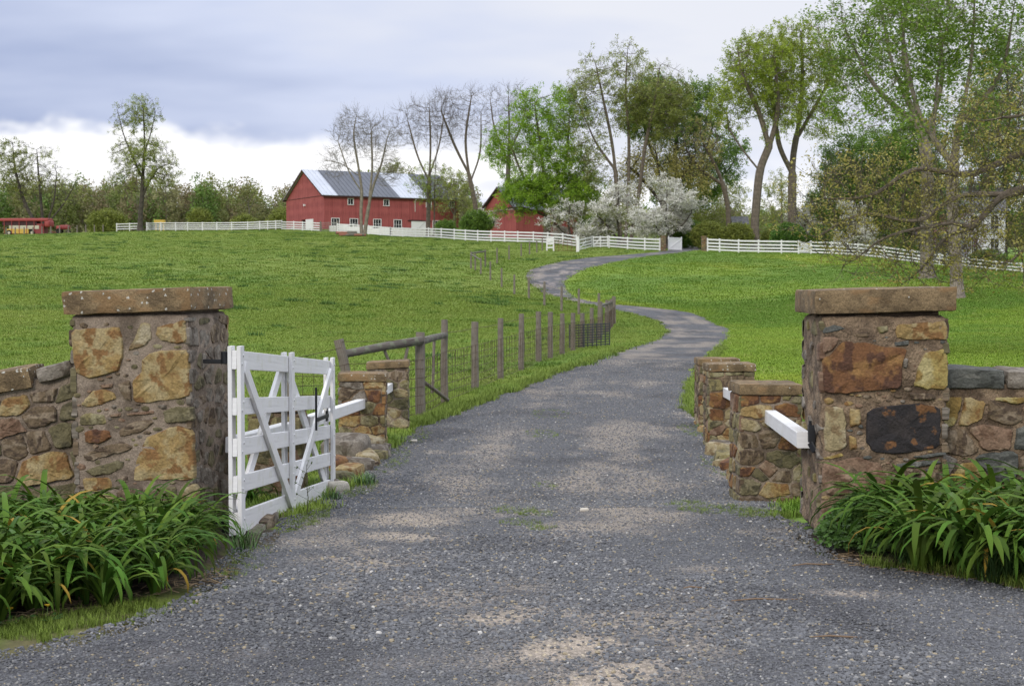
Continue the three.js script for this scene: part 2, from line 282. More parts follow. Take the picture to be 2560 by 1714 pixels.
const gravelMap = colorTex(1024, (u, v) => {
  // small angular stones: nearest of jittered cell points
  const n = 64; let d1 = 9, d2 = 9, id = 0; const x = u * n, y = v * n, ix = Math.floor(x), iy = Math.floor(y);
  for (let j = -1; j <= 1; j++) for (let i = -1; i <= 1; i++) {
    const cx = ((ix + i) % n + n) % n, cy = ((iy + j) % n + n) % n, px = ix + i + hash2(cx, cy, 1), py = iy + j + hash2(cx, cy, 2), d = Math.abs(px - x) * 0.8 + Math.hypot(px - x, py - y);
    if (d < d1) { d2 = d1; d1 = d; id = hash2(cx, cy, 3); } else if (d < d2) d2 = d;
  }
  const e = sstep(0.02, 0.22, d2 - d1), tone = id > 0.988 ? 1.7 : 0.62 + 0.72 * id, k = mix(0.5, tone, e) * (0.85 + 0.3 * vnoise(u * 300, v * 300, 5, 300));
  return [k, k, k * (id > 0.9 ? 0.9 : 1.03)].map((q) => Math.min(q, 1.6) / 1.6);
});
const gravelBump = grayTex(512, (u, v) => {
  const n = 48; let d1 = 9, id = 0; const x = u * n, y = v * n, ix = Math.floor(x), iy = Math.floor(y);
  for (let j = -1; j <= 1; j++) for (let i = -1; i <= 1; i++) { const cx = ((ix + i) % n + n) % n, cy = ((iy + j) % n + n) % n, d = Math.hypot(ix + i + hash2(cx, cy, 1) - x, iy + j + hash2(cx, cy, 2) - y); if (d < d1) { d1 = d; id = hash2(cx, cy, 3); } }
  return clamp(1 - d1, 0, 1) * (0.5 + 0.5 * id);
});
const gravelMat = std({ vertexColors: true, color: lin(1.7, 1.7, 1.7), map: gravelMap, bumpMap: gravelBump, bumpScale: 0.014, roughness: 0.95 });
{
  const zs = ladder([[11, 1.5], [0, 0.6], [-5, 0.1], [-8, 0.07], [-16, 0.12], [-26, 0.25], [-60, 0.5], [-160, 0.9], [-189, 1]]), nx = 72;
  const pos = [], col = [], uv = [], idx = [];
  zs.forEach((z, j) => {
    const L = driveL(z), R = driveR(z);
    for (let i = 0; i <= nx; i++) {
      const t = i / nx, x = mix(L, R, t), c = gravelTone(x, z);
      pos.push(x, H(x, z) + 0.016 - 0.075 * (t === 0 || t === 1 ? 1 : 0) + (fbm(x * 1.6, z * 1.2, 3, 221) - 0.5) * 0.03, z); col.push(c[0], c[1], c[2]); uv.push(x * 0.85, z * 0.85);
      if (i < nx && j < zs.length - 1) { const o = j * (nx + 1) + i; idx.push(o, o + 1, o + nx + 1, o + 1, o + nx + 2, o + nx + 1); }
    }
  });
  const g = new THREE.BufferGeometry(); g.setAttribute('position', new THREE.Float32BufferAttribute(pos, 3)); g.setAttribute('color', new THREE.Float32BufferAttribute(col, 3)); g.setAttribute('uv', new THREE.Float32BufferAttribute(uv, 2)); g.setIndex(idx); g.computeVertexNormals();
  struct('driveway', g, gravelMat, 'winding grey gravel driveway');
}
const driveY = (x, z) => H(x, z) + 0.016 + (fbm(x * 1.6, z * 1.2, 3, 221) - 0.5) * 0.03;
// loose stones
function pebbleGeo(seed) {
  const g = mergeVertices(new THREE.IcosahedronGeometry(1, 0).deleteAttribute('uv').deleteAttribute('normal')), r = rng(seed), p = g.attributes.position;
  for (let i = 0; i < p.count; i++) { const k = 0.72 + 0.5 * r(); p.setXYZ(i, p.getX(i) * k * 1.15, p.getY(i) * k * 0.62, p.getZ(i) * k * 0.9); }
  const q = g.toNonIndexed(); q.computeVertexNormals(); return q;
}
const pebbleMat = std({ roughness: 0.85, color: lin(1, 1, 1) });
{
  for (let v = 0; v < 3; v++) {
    const r = rng(300 + v), mats = [], cols = [];
    const add = (x, z, s) => {
      const t = gravelTone(x, z); if (r() < t[3] * 0.93) return; const e = offDrive(x, z); if (e > 0.10) return;
      const w = r(), k = 0.75 + 0.75 * r(); let c = [0.108 * k, 0.110 * k, 0.119 * k];
      if (w > 0.994) c = [0.5, 0.48, 0.45]; else if (w > 0.95) c = [0.30, 0.25, 0.17]; else if (w > 0.85) c = [0.20 * k, 0.195 * k, 0.19 * k];
      const dk = Math.min(1, (t[0] / 0.102 - 1) * 0.6 + 1); c = c.map((q) => q * clamp(dk, 0.55, 1.15));
      pushMat(mats, x, driveY(x, z) + s * 0.2, z, (r() - 0.5) * 0.9, r() * 6.28, (r() - 0.5) * 0.9, s); cols.push(...c);
    };
    for (let i = 0; i < 52000; i++) { const d = 5.6 + Math.pow(r(), 1.25) * 7.5, x = (r() * 2 - 1) * d * 0.42; const coarse = fbm(x * 0.9 + 8, d * 0.9, 3, 251); add(x, -d, (0.0045 + 0.009 * r() * r()) * (coarse > 0.5 ? 1.35 : 0.9)); }
    for (let i = 0; i < 22000; i++) { const d = 12.5 + 27 * Math.pow(r(), 1.7), x = driveL(-d) + (driveR(-d) - driveL(-d)) * r(); add(x, -d, 0.006 + 0.007 * r()); }
    const m = instanced('gravel_stones', pebbleGeo(40 + v), pebbleMat, mats, cols, scene);
    tag(m, ['loose blue grey gravel stones strewn over the drive', 'small angular gravel chips lying on the drive', 'mixed grey and tan pebbles lying on the drive'][v], 'gravel', null, 'stuff');
  }
}
// ---------------------------------------------------------------- grass
function bladesGeo(seed, n, spread, h, w, lean) {
  const r = rng(seed), pos = [], idx = [], nor = [];
  for (let i = 0; i < n; i++) {
    const a = r() * 6.28, q = Math.sqrt(r()) * spread, bx = Math.cos(a) * q, bz = Math.sin(a) * q, t = r() * 6.28, L = h * (0.55 + 0.6 * r()), le = L * lean * (0.3 + r()), dx = Math.cos(t), dz = Math.sin(t), sx = -dz * w * (0.7 + 0.6 * r()), sz = dx * w, k = pos.length / 3;
    pos.push(bx - sx, -0.02, bz - sz, bx + sx, -0.02, bz + sz, bx - sx * 0.7 + dx * le * 0.35, L * 0.6, bz - sz * 0.7 + dz * le * 0.35, bx + sx * 0.7 + dx * le * 0.35, L * 0.6, bz + sz * 0.7 + dz * le * 0.35, bx + dx * le, L * 0.95, bz + dz * le);
    for (let m = 0; m < 5; m++) { const q = Math.hypot(L * 0.5, le + L * 0.35); nor.push(-dx * L * 0.5 / q, (le + L * 0.35) / q, -dz * L * 0.5 / q); }
    idx.push(k, k + 1, k + 2, k + 1, k + 3, k + 2, k + 2, k + 3, k + 4);
  }
  const g = new THREE.BufferGeometry(); g.setAttribute('position', new THREE.Float32BufferAttribute(pos, 3)); g.setAttribute('normal', new THREE.Float32BufferAttribute(nor, 3)); g.setIndex(idx); return g;
}
const bladeMat = new THREE.MeshPhysicalMaterial({ roughness: 0.85, side: THREE.DoubleSide, transmission: 0.25, thickness: 0, specularIntensity: 0.3 });
const blocked = (x, z) => inBed(x, z) || (-z < 11.6 && Math.abs(x) > 1.5 && -z > 9.7);
{
  const fields = [
    ['grass', 'fine short grass close by along the drive', 400, 96000, 10.9, 30, 1.25, [16, 0.09, 0.075, 0.0035, 0.8], 1],
    ['grass', 'grazed grass of the middle field and lawn', 410, 152000, 30, 85, 1.0, [22, 0.24, 0.07, 0.007, 1.0], 1],
    ['grass', 'grass of the far rising pasture', 420, 165000, 85, 250, 0.75, [24, 0.55, 0.07, 0.016, 1.2], 1],
  ];
  for (const [name, label, seed, n, d0, d1, pw, bl, sc] of fields) {
    const r = rng(seed), mats = [], cols = [];
    for (let i = 0; i < n; i++) {
      const d = Math.sqrt(mix(d0 * d0, d1 * d1, Math.pow(r(), 1 / pw))), x = (r() * 2 - 1) * (d * 0.54 + 1), z = -d, e = offDrive(x, z);
      if (e < 0.02 + 0.1 * r() || blocked(x, z)) continue;
      const t = grassTone(x, z), k = 0.9 + 0.2 * r(), dry = r() < 0.03 ? 1 : 0, patch = fbm(x * 0.7, z * 0.5, 3, 431);
      const tuft = sstep(0.6, 0.74, patch) * (x < driveL(z) ? 1 : 0.35);
      const s = sc * (0.75 + 0.5 * r()) * (1 + 0.35 * tuft) * (e < 0.5 ? 1.15 : 1);
      pushMat(mats, x, H(x, z) + bumpy(x, z) * sstep(0, 0.8, e), z, 0, r() * 6.28, 0, s * 1.1, s * (0.8 + 0.3 * tuft), s * 1.1);
      const m = 1 - 0.15 * tuft; cols.push(mix(t[0], 0.42, dry * 0.6) * k * m, mix(t[1], 0.38, dry * 0.5) * k * (1 - 0.06 * tuft), mix(t[2], 0.13, dry * 0.6) * k);
    }
    tag(instanced(name, bladesGeo(seed, ...bl), bladeMat, mats, cols, scene), label, 'grass', null, 'stuff');
  }
  // dark rank tufts the stock leave uneaten
  const r = rng(470), mats = [], cols = [];
  for (let i = 0; i < 330; i++) {
    const d = Math.sqrt(mix(38 * 38, 225 * 225, r())), x = -d * 0.37 + r() * (driveL(-d) - 1.5 + d * 0.37), z = -d; if (x > driveL(z) - 1.2) continue;
    const len = 1 + Math.floor(r() * r() * 7);
    for (let q = 0; q < len * 3; q++) { const px = x + (r() - 0.5) * 0.42 * len, pz = z + (r() - 0.5) * 0.5, k = 0.7 + 0.5 * r(); pushMat(mats, px, H(px, pz) + bumpy(px, pz), pz, 0, r() * 6.28, 0, 0.8 + 0.9 * r()); cols.push(0.085 * k, 0.17 * k, 0.034 * k); }
  }
  tag(instanced('grass_tufts', bladesGeo(471, 26, 0.2, 0.15, 0.008, 0.8), bladeMat, mats, cols, scene), 'dark rank tufts dotting the grazed pasture', 'grass', null, 'stuff');
  // grass along the edges of the drive, patches in its crown, and the strip before the left bed
  const m2 = [], c2 = [];
  const blade = (x, z, s, k = 1) => { const q = (0.75 + 0.5 * r()) * k; pushMat(m2, x, driveY(x, z) - 0.01, z, 0, r() * 6.28, 0, s); c2.push(0.19 * q, 0.26 * q, 0.045 * q); };
  for (let i = 0; i < 9000; i++) { const z = -(14 + 34 * Math.pow(r(), 1.4)), left = r() < 0.55, x = left ? driveL(z) - 0.22 + 0.34 * r() * r() : driveR(z) + 0.22 - 0.34 * r() * r(); if (left && -z < 21.2 && -z > 11) continue; if (!left && -z < 22.5) continue; blade(x, z, 0.8 + 0.7 * r()); }
  const patches = [[0.02, -12.35, 0.16, 0.3, 60], [0.22, -11.95, 0.13, 0.16, 46], [0.06, -11.35, 0.14, 0.2, 44], [0.22, -10.95, 0.1, 0.13, 30], [0.33, -14.5, 0.1, 0.3, 20], [0.42, -19.8, 0.2, 0.5, 60], [0.6, -23, 0.25, 0.8, 50], [-1.5, -14.2, 0.12, 0.7, 120], [-1.4, -16.8, 0.16, 1.0, 110], [-1.3, -19.5, 0.16, 0.9, 90], [-1.62, -11.6, 0.1, 0.8, 130], [-1.68, -9.1, 0.08, 0.5, 40], [1.78, -12.2, 0.28, 0.25, 150], [2.1, -11.8, 0.24, 0.25, 150], [1.55, -12.7, 0.16, 0.2, 60], [2.3, -11.9, 0.15, 0.2, 70], [2.3, -16, 0.12, 1, 60], [2.55, -20.3, 0.14, 0.8, 80]];
  for (const [x, z, w, l, n] of patches) for (let i = 0; i < n * 1.4; i++) { const a = r() * 6.28, q = Math.sqrt(r()); blade(x + Math.cos(a) * q * w * 1.25, z + Math.sin(a) * q * l * 1.25, 0.16 + 0.36 * r(), 0.92); }
  for (let i = 0; i < 2600; i++) { const x = -4.2 + r() * 2.6, z = mix(bedFront(x) + 0.1, bedFront(x) + 0.8, r()); if (offDrive(x, z) < -0.12 || offDrive(x, z) < 0.02 && r() < 0.7) continue; if (fbm(x * 3.3, z * 3.3, 3, 441) < 0.38 + 0.2 * sstep(-2.6, -1.9, x)) continue; blade(x, z, 0.2 + 0.38 * r(), 1.0); }
  for (let i = 0; i < 500; i++) { const x = 2.25 + r() * 1.5, z = mix(bedFront(x) - 0.1, bedFront(x) + 0.25, r()); if (offDrive(x, z) < -0.06) continue; if (fbm(x * 3.3, z * 3.3, 3, 443) < 0.45) continue; blade(x, z, 0.4 + 0.6 * r(), 0.9); }
  tag(instanced('verge_grass', bladesGeo(472, 12, 0.06, 0.10, 0.0032, 0.8), bladeMat, m2, c2, scene), 'thin grass growing in and along the gravel', 'grass', null, 'stuff');
}
// ---------------------------------------------------------------- stonework
const stoneBump = grayTex(256, (u, v) => 0.55 * fbm(u * 8, v * 8, 4, 501, 8) + 0.45 * fbm(u * 40, v * 34, 3, 505, 40));
function stoneTex(a, b, c, seed, streak = 1) {
  return colorTex(256, (u, v) => {
    const n1 = fbm(u * 4, v * 4 * streak, 5, seed, 4), n2 = fbm(u * 7, v * 7 * streak, 4, seed + 7, 7), g = fbm(u * 48, v * 48, 2, seed + 13, 48);
    const tb = sstep(0.44, 0.66, n1), tc = sstep(seed === 582 ? 0.6 : 0.5, seed === 582 ? 0.72 : 0.68, n2), k = 0.7 + 0.6 * g;
    return [0, 1, 2].map((i) => mix(mix(a[i], b[i], tb), c[i], tc) * k);
  });
}
const FAMILY = {
  ochre: [[0.277, 0.189, 0.074], [0.336, 0.265, 0.139], [0.197, 0.105, 0.038]],
  rust: [[0.155, 0.071, 0.029], [0.239, 0.130, 0.046], [0.084, 0.039, 0.022]],
  black: [[0.022, 0.019, 0.020], [0.032, 0.026, 0.025], [0.151, 0.071, 0.027]],
  brown: [[0.143, 0.102, 0.062], [0.227, 0.176, 0.122], [0.076, 0.052, 0.034]],
  olive: [[0.197, 0.164, 0.071], [0.260, 0.231, 0.134], [0.105, 0.088, 0.044]],
  slate: [[0.088, 0.091, 0.082], [0.151, 0.150, 0.133], [0.050, 0.052, 0.046]],
  pale: [[0.286, 0.231, 0.126], [0.353, 0.302, 0.202], [0.185, 0.130, 0.066]],
  pink: [[0.210, 0.134, 0.088], [0.277, 0.202, 0.139], [0.134, 0.077, 0.047]],
  mossy: [[0.126, 0.108, 0.055], [0.185, 0.160, 0.094], [0.071, 0.062, 0.034]],
  grey: [[0.168, 0.144, 0.116], [0.239, 0.210, 0.176], [0.105, 0.084, 0.064]],
  gold: [[0.302, 0.231, 0.076], [0.361, 0.307, 0.147], [0.210, 0.139, 0.040]],
};
const stoneMats = {};
Object.entries(FAMILY).forEach(([k, [a, b, c]], i) => { stoneMats[k] = std({ map: stoneTex(a, b, c, 520 + i * 31, k === 'slate' || k === 'brown' ? 2.5 : 1), bumpMap: stoneBump, bumpScale: 0.012, roughness: 0.92 }); });
const mortarTex = (a, b, seed) => colorTex(256, (u, v) => { const n = fbm(u * 5, v * 5, 5, seed, 5), g = vnoise(u * 110, v * 110, seed + 3, 110), s = vnoise(u * 60, v * 60, seed + 4, 60) > 0.86 ? 1.25 : 1; const k = (0.72 + 0.56 * g) * s; return [0, 1, 2].map((i) => mix(a[i], b[i], sstep(0.3, 0.7, n)) * k); });
const mortarPink = std({ map: mortarTex([0.135, 0.103, 0.077], [0.265, 0.21, 0.163], 801), bumpMap: stoneBump, bumpScale: 0.014, roughness: 0.97 });
const mortarBrown = std({ map: mortarTex([0.10, 0.069, 0.045], [0.24, 0.172, 0.112], 811), bumpMap: stoneBump, bumpScale: 0.032, roughness: 0.97 });
const capTex = (seed, lichen) => colorTex(512, (u, v) => {
  const n = fbm(u * 6, v * 6, 5, seed, 6), g = vnoise(u * 128, v * 128, seed + 3, 128), g2 = vnoise(u * 64, v * 64, seed + 9, 64), o = sstep(0.55, 0.75, fbm(u * 4, v * 8, 4, seed + 21, 4));
  let c = [0.115, 0.080, 0.043].map((q, i) => mix(q, [0.215, 0.152, 0.082][i], sstep(0.3, 0.7, n)) * (0.55 + 0.7 * g + 0.25 * g2));
  c = c.map((q, i) => mix(q, [0.25, 0.14, 0.058][i], o * 0.45));
  const s = 14, cx = Math.floor(u * s), cy = Math.floor(v * s), h = hash2(cx, cy, seed + 5);
  if (h < lichen) { const px = cx + 0.3 + 0.4 * hash2(cx, cy, 6), py = cy + 0.3 + 0.4 * hash2(cx, cy, 7), d = Math.hypot(u * s - px, v * s - py) + (vnoise(u * 70, v * 70, 8) - 0.5) * 0.25; const t = sstep(0.23, 0.13, d); c = c.map((q, i) => mix(q, [0.5, 0.49, 0.44][i], t)); }
  return c;
});
const capMats = [capTex(831, 0.12), capTex(851, 0.03), capTex(871, 0.32)].map((t) => std({ map: t, bumpMap: stoneBump, bumpScale: 0.014, roughness: 0.96 }));
// a block with rounded, uneven faces; base at y = 0; uv in metres round the block
function roughBlock(w, h, d, r, amp, seed, seg = 0.05, freq = 7, shape) {
  const g = new THREE.BoxGeometry(w, h, d, Math.max(2, Math.round(w / seg)), Math.max(2, Math.round(h / seg)), Math.max(2, Math.round(d / seg)));
  const p = g.attributes.position, nn = g.attributes.normal, uv = g.attributes.uv, ix = w / 2 - r, iy = h / 2 - r, iz = d / 2 - r;
  for (let i = 0; i < p.count; i++) {
    let x = p.getX(i), y = p.getY(i), z = p.getZ(i); const ax = Math.abs(nn.getX(i)) > 0.5, ay = Math.abs(nn.getY(i)) > 0.5;
    uv.setXY(i, (ax ? z + 3.3 : x) * 1.6, (ay ? z + 1.7 : y) * 1.6);
    const cx = clamp(x, -ix, ix), cy = clamp(y, -iy, iy), cz = clamp(z, -iz, iz), q = V(x - cx, y - cy, z - cz); if (q.lengthSq() > 1e-9) q.setLength(r);
    x = cx + q.x; y = cy + q.y; z = cz + q.z;
    const n1 = (fbm(x * freq + seed, (y + z * 0.7) * freq, 3, seed) - 0.5) * 2, n2 = (fbm(z * freq + 3, (x * 0.6 + y) * freq + seed, 3, seed + 3) - 0.5) * 2, n3 = (fbm(y * freq + 9, (x + z) * freq * 0.8, 3, seed + 5) - 0.5) * 2;
    x += n1 * amp; z += n2 * amp; y += n3 * amp * 0.7 + h / 2;
    if (shape) [x, y, z] = shape(x, y, z);
    p.setXYZ(i, x, y, z);
  }
  const k = mergeVertices(g.deleteAttribute('normal'), 1e-4); k.computeVertexNormals(); return toCreasedNormals(k, 0.9);
}
// one stone: poly = outline on the face [u, v] in metres, standing proud by t
function stoneGeo(poly, t, seed, F) {
  const r = rng(seed * 7 + 1);
  let pts = poly.map(([u, v]) => [u, v]);
  let area = 0; for (let i = 0; i < pts.length; i++) { const [a, b] = pts[i], [c, d] = pts[(i + 1) % pts.length]; area += a * d - c * b; }
  if (area < 0) pts.reverse(); const size = Math.sqrt(Math.abs(area) / 2);
  { const o = []; for (let i = 0; i < pts.length; i++) { const a = pts[i], b = pts[(i + 1) % pts.length]; o.push([mix(a[0], b[0], 0.1), mix(a[1], b[1], 0.1)], [mix(a[0], b[0], 0.9), mix(a[1], b[1], 0.9)]); } pts = o; }
  const step = clamp(size * 0.16, 0.018, 0.05), out = [];
  for (let i = 0; i < pts.length; i++) { const a = pts[i], b = pts[(i + 1) % pts.length], L = Math.hypot(b[0] - a[0], b[1] - a[1]), n = Math.max(1, Math.round(L / step)); for (let k = 0; k < n; k++) { const j = Math.min(0.006, size * 0.03); out.push([mix(a[0], b[0], k / n) + (r() - 0.5) * 2 * j, mix(a[1], b[1], k / n) + (r() - 0.5) * 2 * j]); } }
  pts = out; const n = pts.length; let cu = 0, cv = 0; for (const p of pts) { cu += p[0] / n; cv += p[1] / n; }
  const rings = [[1, -0.03], [0.985, t * 0.35], [Math.max(0.6, 1 - 0.009 / Math.max(size * 0.5, 0.02)), t * 0.9], [0.62, t], [0.28, t]];
  const tiltU = (r() - 0.5) * 0.10, tiltV = (r() - 0.5) * 0.10, pos = [], uv = [], idx = [], ou = r() * 5, ov = r() * 5, rot = Math.floor(r() * 4) * Math.PI / 2 + (r() - 0.5) * 0.3, am = Math.min(0.016, size * 0.07);
  const put = (u, v, z) => { const x = F.o.x + F.u.x * u + F.v.x * v + F.n.x * z, y = F.o.y + F.u.y * u + F.v.y * v + F.n.y * z, w = F.o.z + F.u.z * u + F.v.z * v + F.n.z * z; pos.push(x, y, w); const du = u * 1.9, dv = v * 1.9; uv.push(du * Math.cos(rot) - dv * Math.sin(rot) + ou, du * Math.sin(rot) + dv * Math.cos(rot) + ov); };
  rings.forEach(([s, z], k) => pts.forEach(([u, v], i) => {
    const uu = cu + (u - cu) * s, vv = cv + (v - cv) * s, nz = k > 0 ? (fbm(uu * 22 + seed, vv * 22, 3, seed) - 0.5) * 2 * am * (k > 1 ? 1 : 0.5) : 0;
    put(uu, vv, z + nz + (k > 0 ? clamp((uu - cu) * tiltU + (vv - cv) * tiltV, -0.012, 0.012) : 0));
    if (k < rings.length - 1) { const a = k * n + i, b = k * n + (i + 1) % n; idx.push(a, b, a + n, b, b + n, a + n); }
  }));
  put(cu, cv, t); const c = pos.length / 3 - 1, b0 = (rings.length - 1) * n; for (let i = 0; i < n; i++) idx.push(b0 + i, b0 + (i + 1) % n, c);
  const g = new THREE.BufferGeometry(); g.setAttribute('position', new THREE.Float32BufferAttribute(pos, 3)); g.setAttribute('uv', new THREE.Float32BufferAttribute(uv, 2)); g.setIndex(idx);
  return toCreasedNormals(g, 0.42);
}
// random rubble filling w x h: stones grown from scattered centres, wider than tall
function rubble(w, h, seed, rowH = [0.1, 0.2], asp = [0.9, 2.4], gap = 0.02) {
  const r = rng(seed), S = [], out = []; let y = 0;
  while (y < h) { const rh = mix(rowH[0], rowH[1], r()); let x = -0.3 * rh * r(); while (x < w) { const sw = rh * mix(asp[0], asp[1], r()); S.push([x + sw * (0.3 + 0.4 * r()), y + rh * (0.2 + 0.6 * r()), (r() - 0.5) * rh * 0.35]); x += sw; } y += rh; }
  const k = 0.62;                                  // vertical distances count for more, so stones lie flat
  S.forEach(([ax, ay, aw], i) => {
    let P = [[-0.006, -0.006], [w + 0.006, -0.006], [w + 0.006, h], [-0.006, h]];
    S.forEach(([bx, by, bw], j) => {
      if (i === j || Math.abs(bx - ax) > 1.2 || Math.abs(by - ay) > 0.9) return;
      const nx = (bx - ax) * k * k, ny = by - ay, c = ((bx - ax) * k * k * (ax + bx) + (by - ay) * (ay + by)) / 2 + (aw - bw) * 0.25 * Math.hypot(nx, ny), Q = [];
      for (let m = 0; m < P.length; m++) { const p = P[m], q = P[(m + 1) % P.length], dp = p[0] * nx + p[1] * ny - c, dq = q[0] * nx + q[1] * ny - c; if (dp <= 0) Q.push(p); if ((dp < 0) !== (dq < 0)) { const t = dp / (dp - dq); Q.push([mix(p[0], q[0], t), mix(p[1], q[1], t)]); } }
      P = Q;
    });
    if (P.length < 3) return; let cx = 0, cy = 0; for (const p of P) { cx += p[0] / P.length; cy += p[1] / P.length; }
    let wd = 0, ht = 0; for (const p of P) { wd = Math.max(wd, Math.abs(p[0] - cx)); ht = Math.max(ht, Math.abs(p[1] - cy)); } if (wd < 0.03 || ht < 0.022) return;
    const g = gap * (0.35 + 0.9 * r()), fx = Math.max(0.4, 1 - g / wd), fy = Math.max(0.4, 1 - g / ht);
    out.push(P.map(([x, q]) => [x < 0.001 || x > w - 0.001 ? x : cx + (x - cx) * fx + (r() - 0.5) * 0.016, q > h - 0.001 ? q - g * 0.5 : cy + (q - cy) * fy + (r() - 0.5) * 0.016]));
  });
  return out;
}
const pick = (r, list) => list[Math.floor(r() * list.length)];
const face = { front: (w, d) => ({ o: V(-w / 2, 0, d / 2), u: V(1, 0, 0), v: V(0, 1, 0), n: V(0, 0, 1) }), right: (w, d) => ({ o: V(w / 2, 0, d / 2), u: V(0, 0, -1), v: V(0, 1, 0), n: V(1, 0, 0) }), left: (w, d) => ({ o: V(-w / 2, 0, -d / 2), u: V(0, 0, 1), v: V(0, 1, 0), n: V(-1, 0, 0) }), back: (w, d) => ({ o: V(w / 2, 0, -d / 2), u: V(-1, 0, 0), v: V(0, 1, 0), n: V(0, 0, -1) }) };
let stoneSeed = 1;
function layStones(parent, polys, F, kinds, t = 0.018) { polys.forEach((p, i) => { const s = stoneSeed++, r = rng(s * 13), k = Array.isArray(kinds) ? pick(r, kinds) : kinds(i); mesh('stone', stoneGeo(p, t * (0.7 + 0.6 * r()), s, F), stoneMats[k], parent); }); }
// ---- the two tall gate pillars; outlines measured on the front faces
const sc = (list, x0, y0, k) => list.map(([x, y]) => [(x - x0) / k, (y0 - y) / k]);
const LEFT_FRONT = [
  ['ochre', [[432, 420], [600, 412], [745, 405], [765, 470], [760, 600], [735, 680], [650, 705], [530, 728], [450, 690], [432, 600]]], ['pale', [[880, 382], [940, 385], [950, 480], [905, 525], [790, 558], [830, 490], [865, 420]]],
  ['ochre', [[990, 410], [1080, 390], [1165, 362], [1176, 505], [1100, 515], [1010, 495], [975, 460]]], ['ochre', [[940, 570], [1060, 548], [1184, 550], [1188, 840], [1100, 860], [900, 880], [815, 870], [810, 745], [872, 690], [885, 612]]],
  ['brown', [[722, 760], [798, 732], [803, 868], [770, 862], [735, 810]]], ['ochre', [[490, 870], [560, 800], [620, 790], [700, 815], [710, 850], [620, 885], [520, 905], [480, 885]]], ['pink', [[600, 765], [690, 755], [684, 782], [620, 786]]],
  ['olive', [[468, 960], [530, 935], [630, 950], [640, 1010], [470, 1015]]], ['mossy', [[1005, 930], [1080, 905], [1203, 905], [1208, 990], [1120, 1000], [1020, 1005]]], ['pink', [[665, 950], [740, 938], [734, 962], [670, 966]]], ['pink', [[770, 944], [950, 926], [946, 946], [780, 958]]],
  ['rust', [[495, 1060], [560, 1040], [660, 1050], [670, 1095], [600, 1130], [500, 1125]]], ['brown', [[720, 1050], [800, 1000], [930, 980], [945, 1005], [870, 1060], [720, 1090]]], ['brown', [[485, 1200], [600, 1150], [740, 1115], [820, 1150], [800, 1170], [680, 1195], [530, 1240], [490, 1230]]],
  ['ochre', [[1010, 1045], [1090, 1020], [1195, 1050], [1205, 1355], [1100, 1360], [950, 1360], [800, 1365], [805, 1290], [850, 1160], [900, 1085]]], ['mossy', [[560, 1275], [700, 1235], [750, 1240], [740, 1280], [660, 1320], [540, 1330], [490, 1300]]], ['brown', [[700, 1345], [770, 1330], [770, 1370], [715, 1380]]],
  ['mossy', [[1010, 1400], [1080, 1400], [1080, 1500], [1000, 1510]]], ['pale', [[1095, 1430], [1190, 1380], [1222, 1400], [1222, 1500], [1120, 1500]]], ['ochre', [[475, 1345], [660, 1340], [665, 1420], [485, 1425]]], ['brown', [[690, 1420], [980, 1405], [985, 1500], [700, 1515]]], ['ochre', [[470, 1450], [670, 1445], [675, 1570], [475, 1575]]], ['grey', [[700, 1540], [1000, 1530], [1010, 1650], [690, 1660]]], ['brown', [[1030, 1535], [1225, 1520], [1228, 1660], [1040, 1655]]], ['mossy', [[470, 1595], [670, 1590], [672, 1680], [475, 1690]]],
];
const RIGHT_FRONT = [
  ['slate', [[275, 445], [350, 425], [425, 455], [330, 480], [272, 486]]], ['ochre', [[735, 430], [900, 415], [1070, 400], [1080, 520], [960, 530], [745, 522]]], ['rust', [[268, 650], [330, 620], [400, 530], [520, 535], [700, 570], [820, 580], [790, 700], [780, 840], [600, 865], [400, 880], [280, 880], [268, 760]]],
  ['gold', [[920, 620], [1050, 575], [1080, 640], [1085, 820], [1050, 855], [930, 850], [860, 825], [870, 740]]], ['pale', [[285, 960], [400, 970], [430, 1050], [430, 1230], [350, 1270], [285, 1250]]], ['black', [[560, 1000], [640, 960], [900, 940], [1030, 960], [1045, 1100], [1030, 1230], [800, 1275], [600, 1265], [555, 1190], [550, 1080]]],
  ['gold', [[275, 1302], [400, 1268], [415, 1290], [300, 1314]]], ['slate', [[860, 1290], [1070, 1255], [1080, 1275], [900, 1302]]], ['slate', [[740, 1340], [1000, 1310], [1050, 1325], [900, 1358], [745, 1365]]], ['pink', [[272, 1335], [500, 1295], [650, 1330], [700, 1420], [690, 1530], [520, 1560], [300, 1540], [268, 1450]]],
  ['pink', [[270, 510], [330, 505], [380, 520], [345, 590], [272, 620]]], ['slate', [[730, 542], [825, 530], [825, 560], [735, 570]]], ['ochre', [[445, 1150], [495, 1170], [500, 1240], [450, 1250]]], ['grey', [[785, 650], [822, 645], [815, 720], [790, 715]]], ['olive', [[612, 442], [690, 435], [692, 472], [640, 490]]], ['brown', [[830, 870], [1000, 880], [1010, 915], [850, 920]]], ['brown', [[470, 480], [560, 470], [575, 510], [480, 515]]],
  ['pink', [[270, 1580], [500, 1585], [510, 1690], [272, 1690]]], ['brown', [[720, 1400], [1060, 1390], [1070, 1520], [730, 1530]]], ['ochre', [[530, 1580], [800, 1560], [810, 1690], [540, 1700]]], ['brown', [[830, 1555], [1075, 1550], [1075, 1690], [835, 1695]]], ['ochre', [[448, 975], [520, 985], [525, 1080], [452, 1100]]],
];
function lean(geoGroup, k) { geoGroup.matrixAutoUpdate = true; geoGroup.rotation.z = k; }
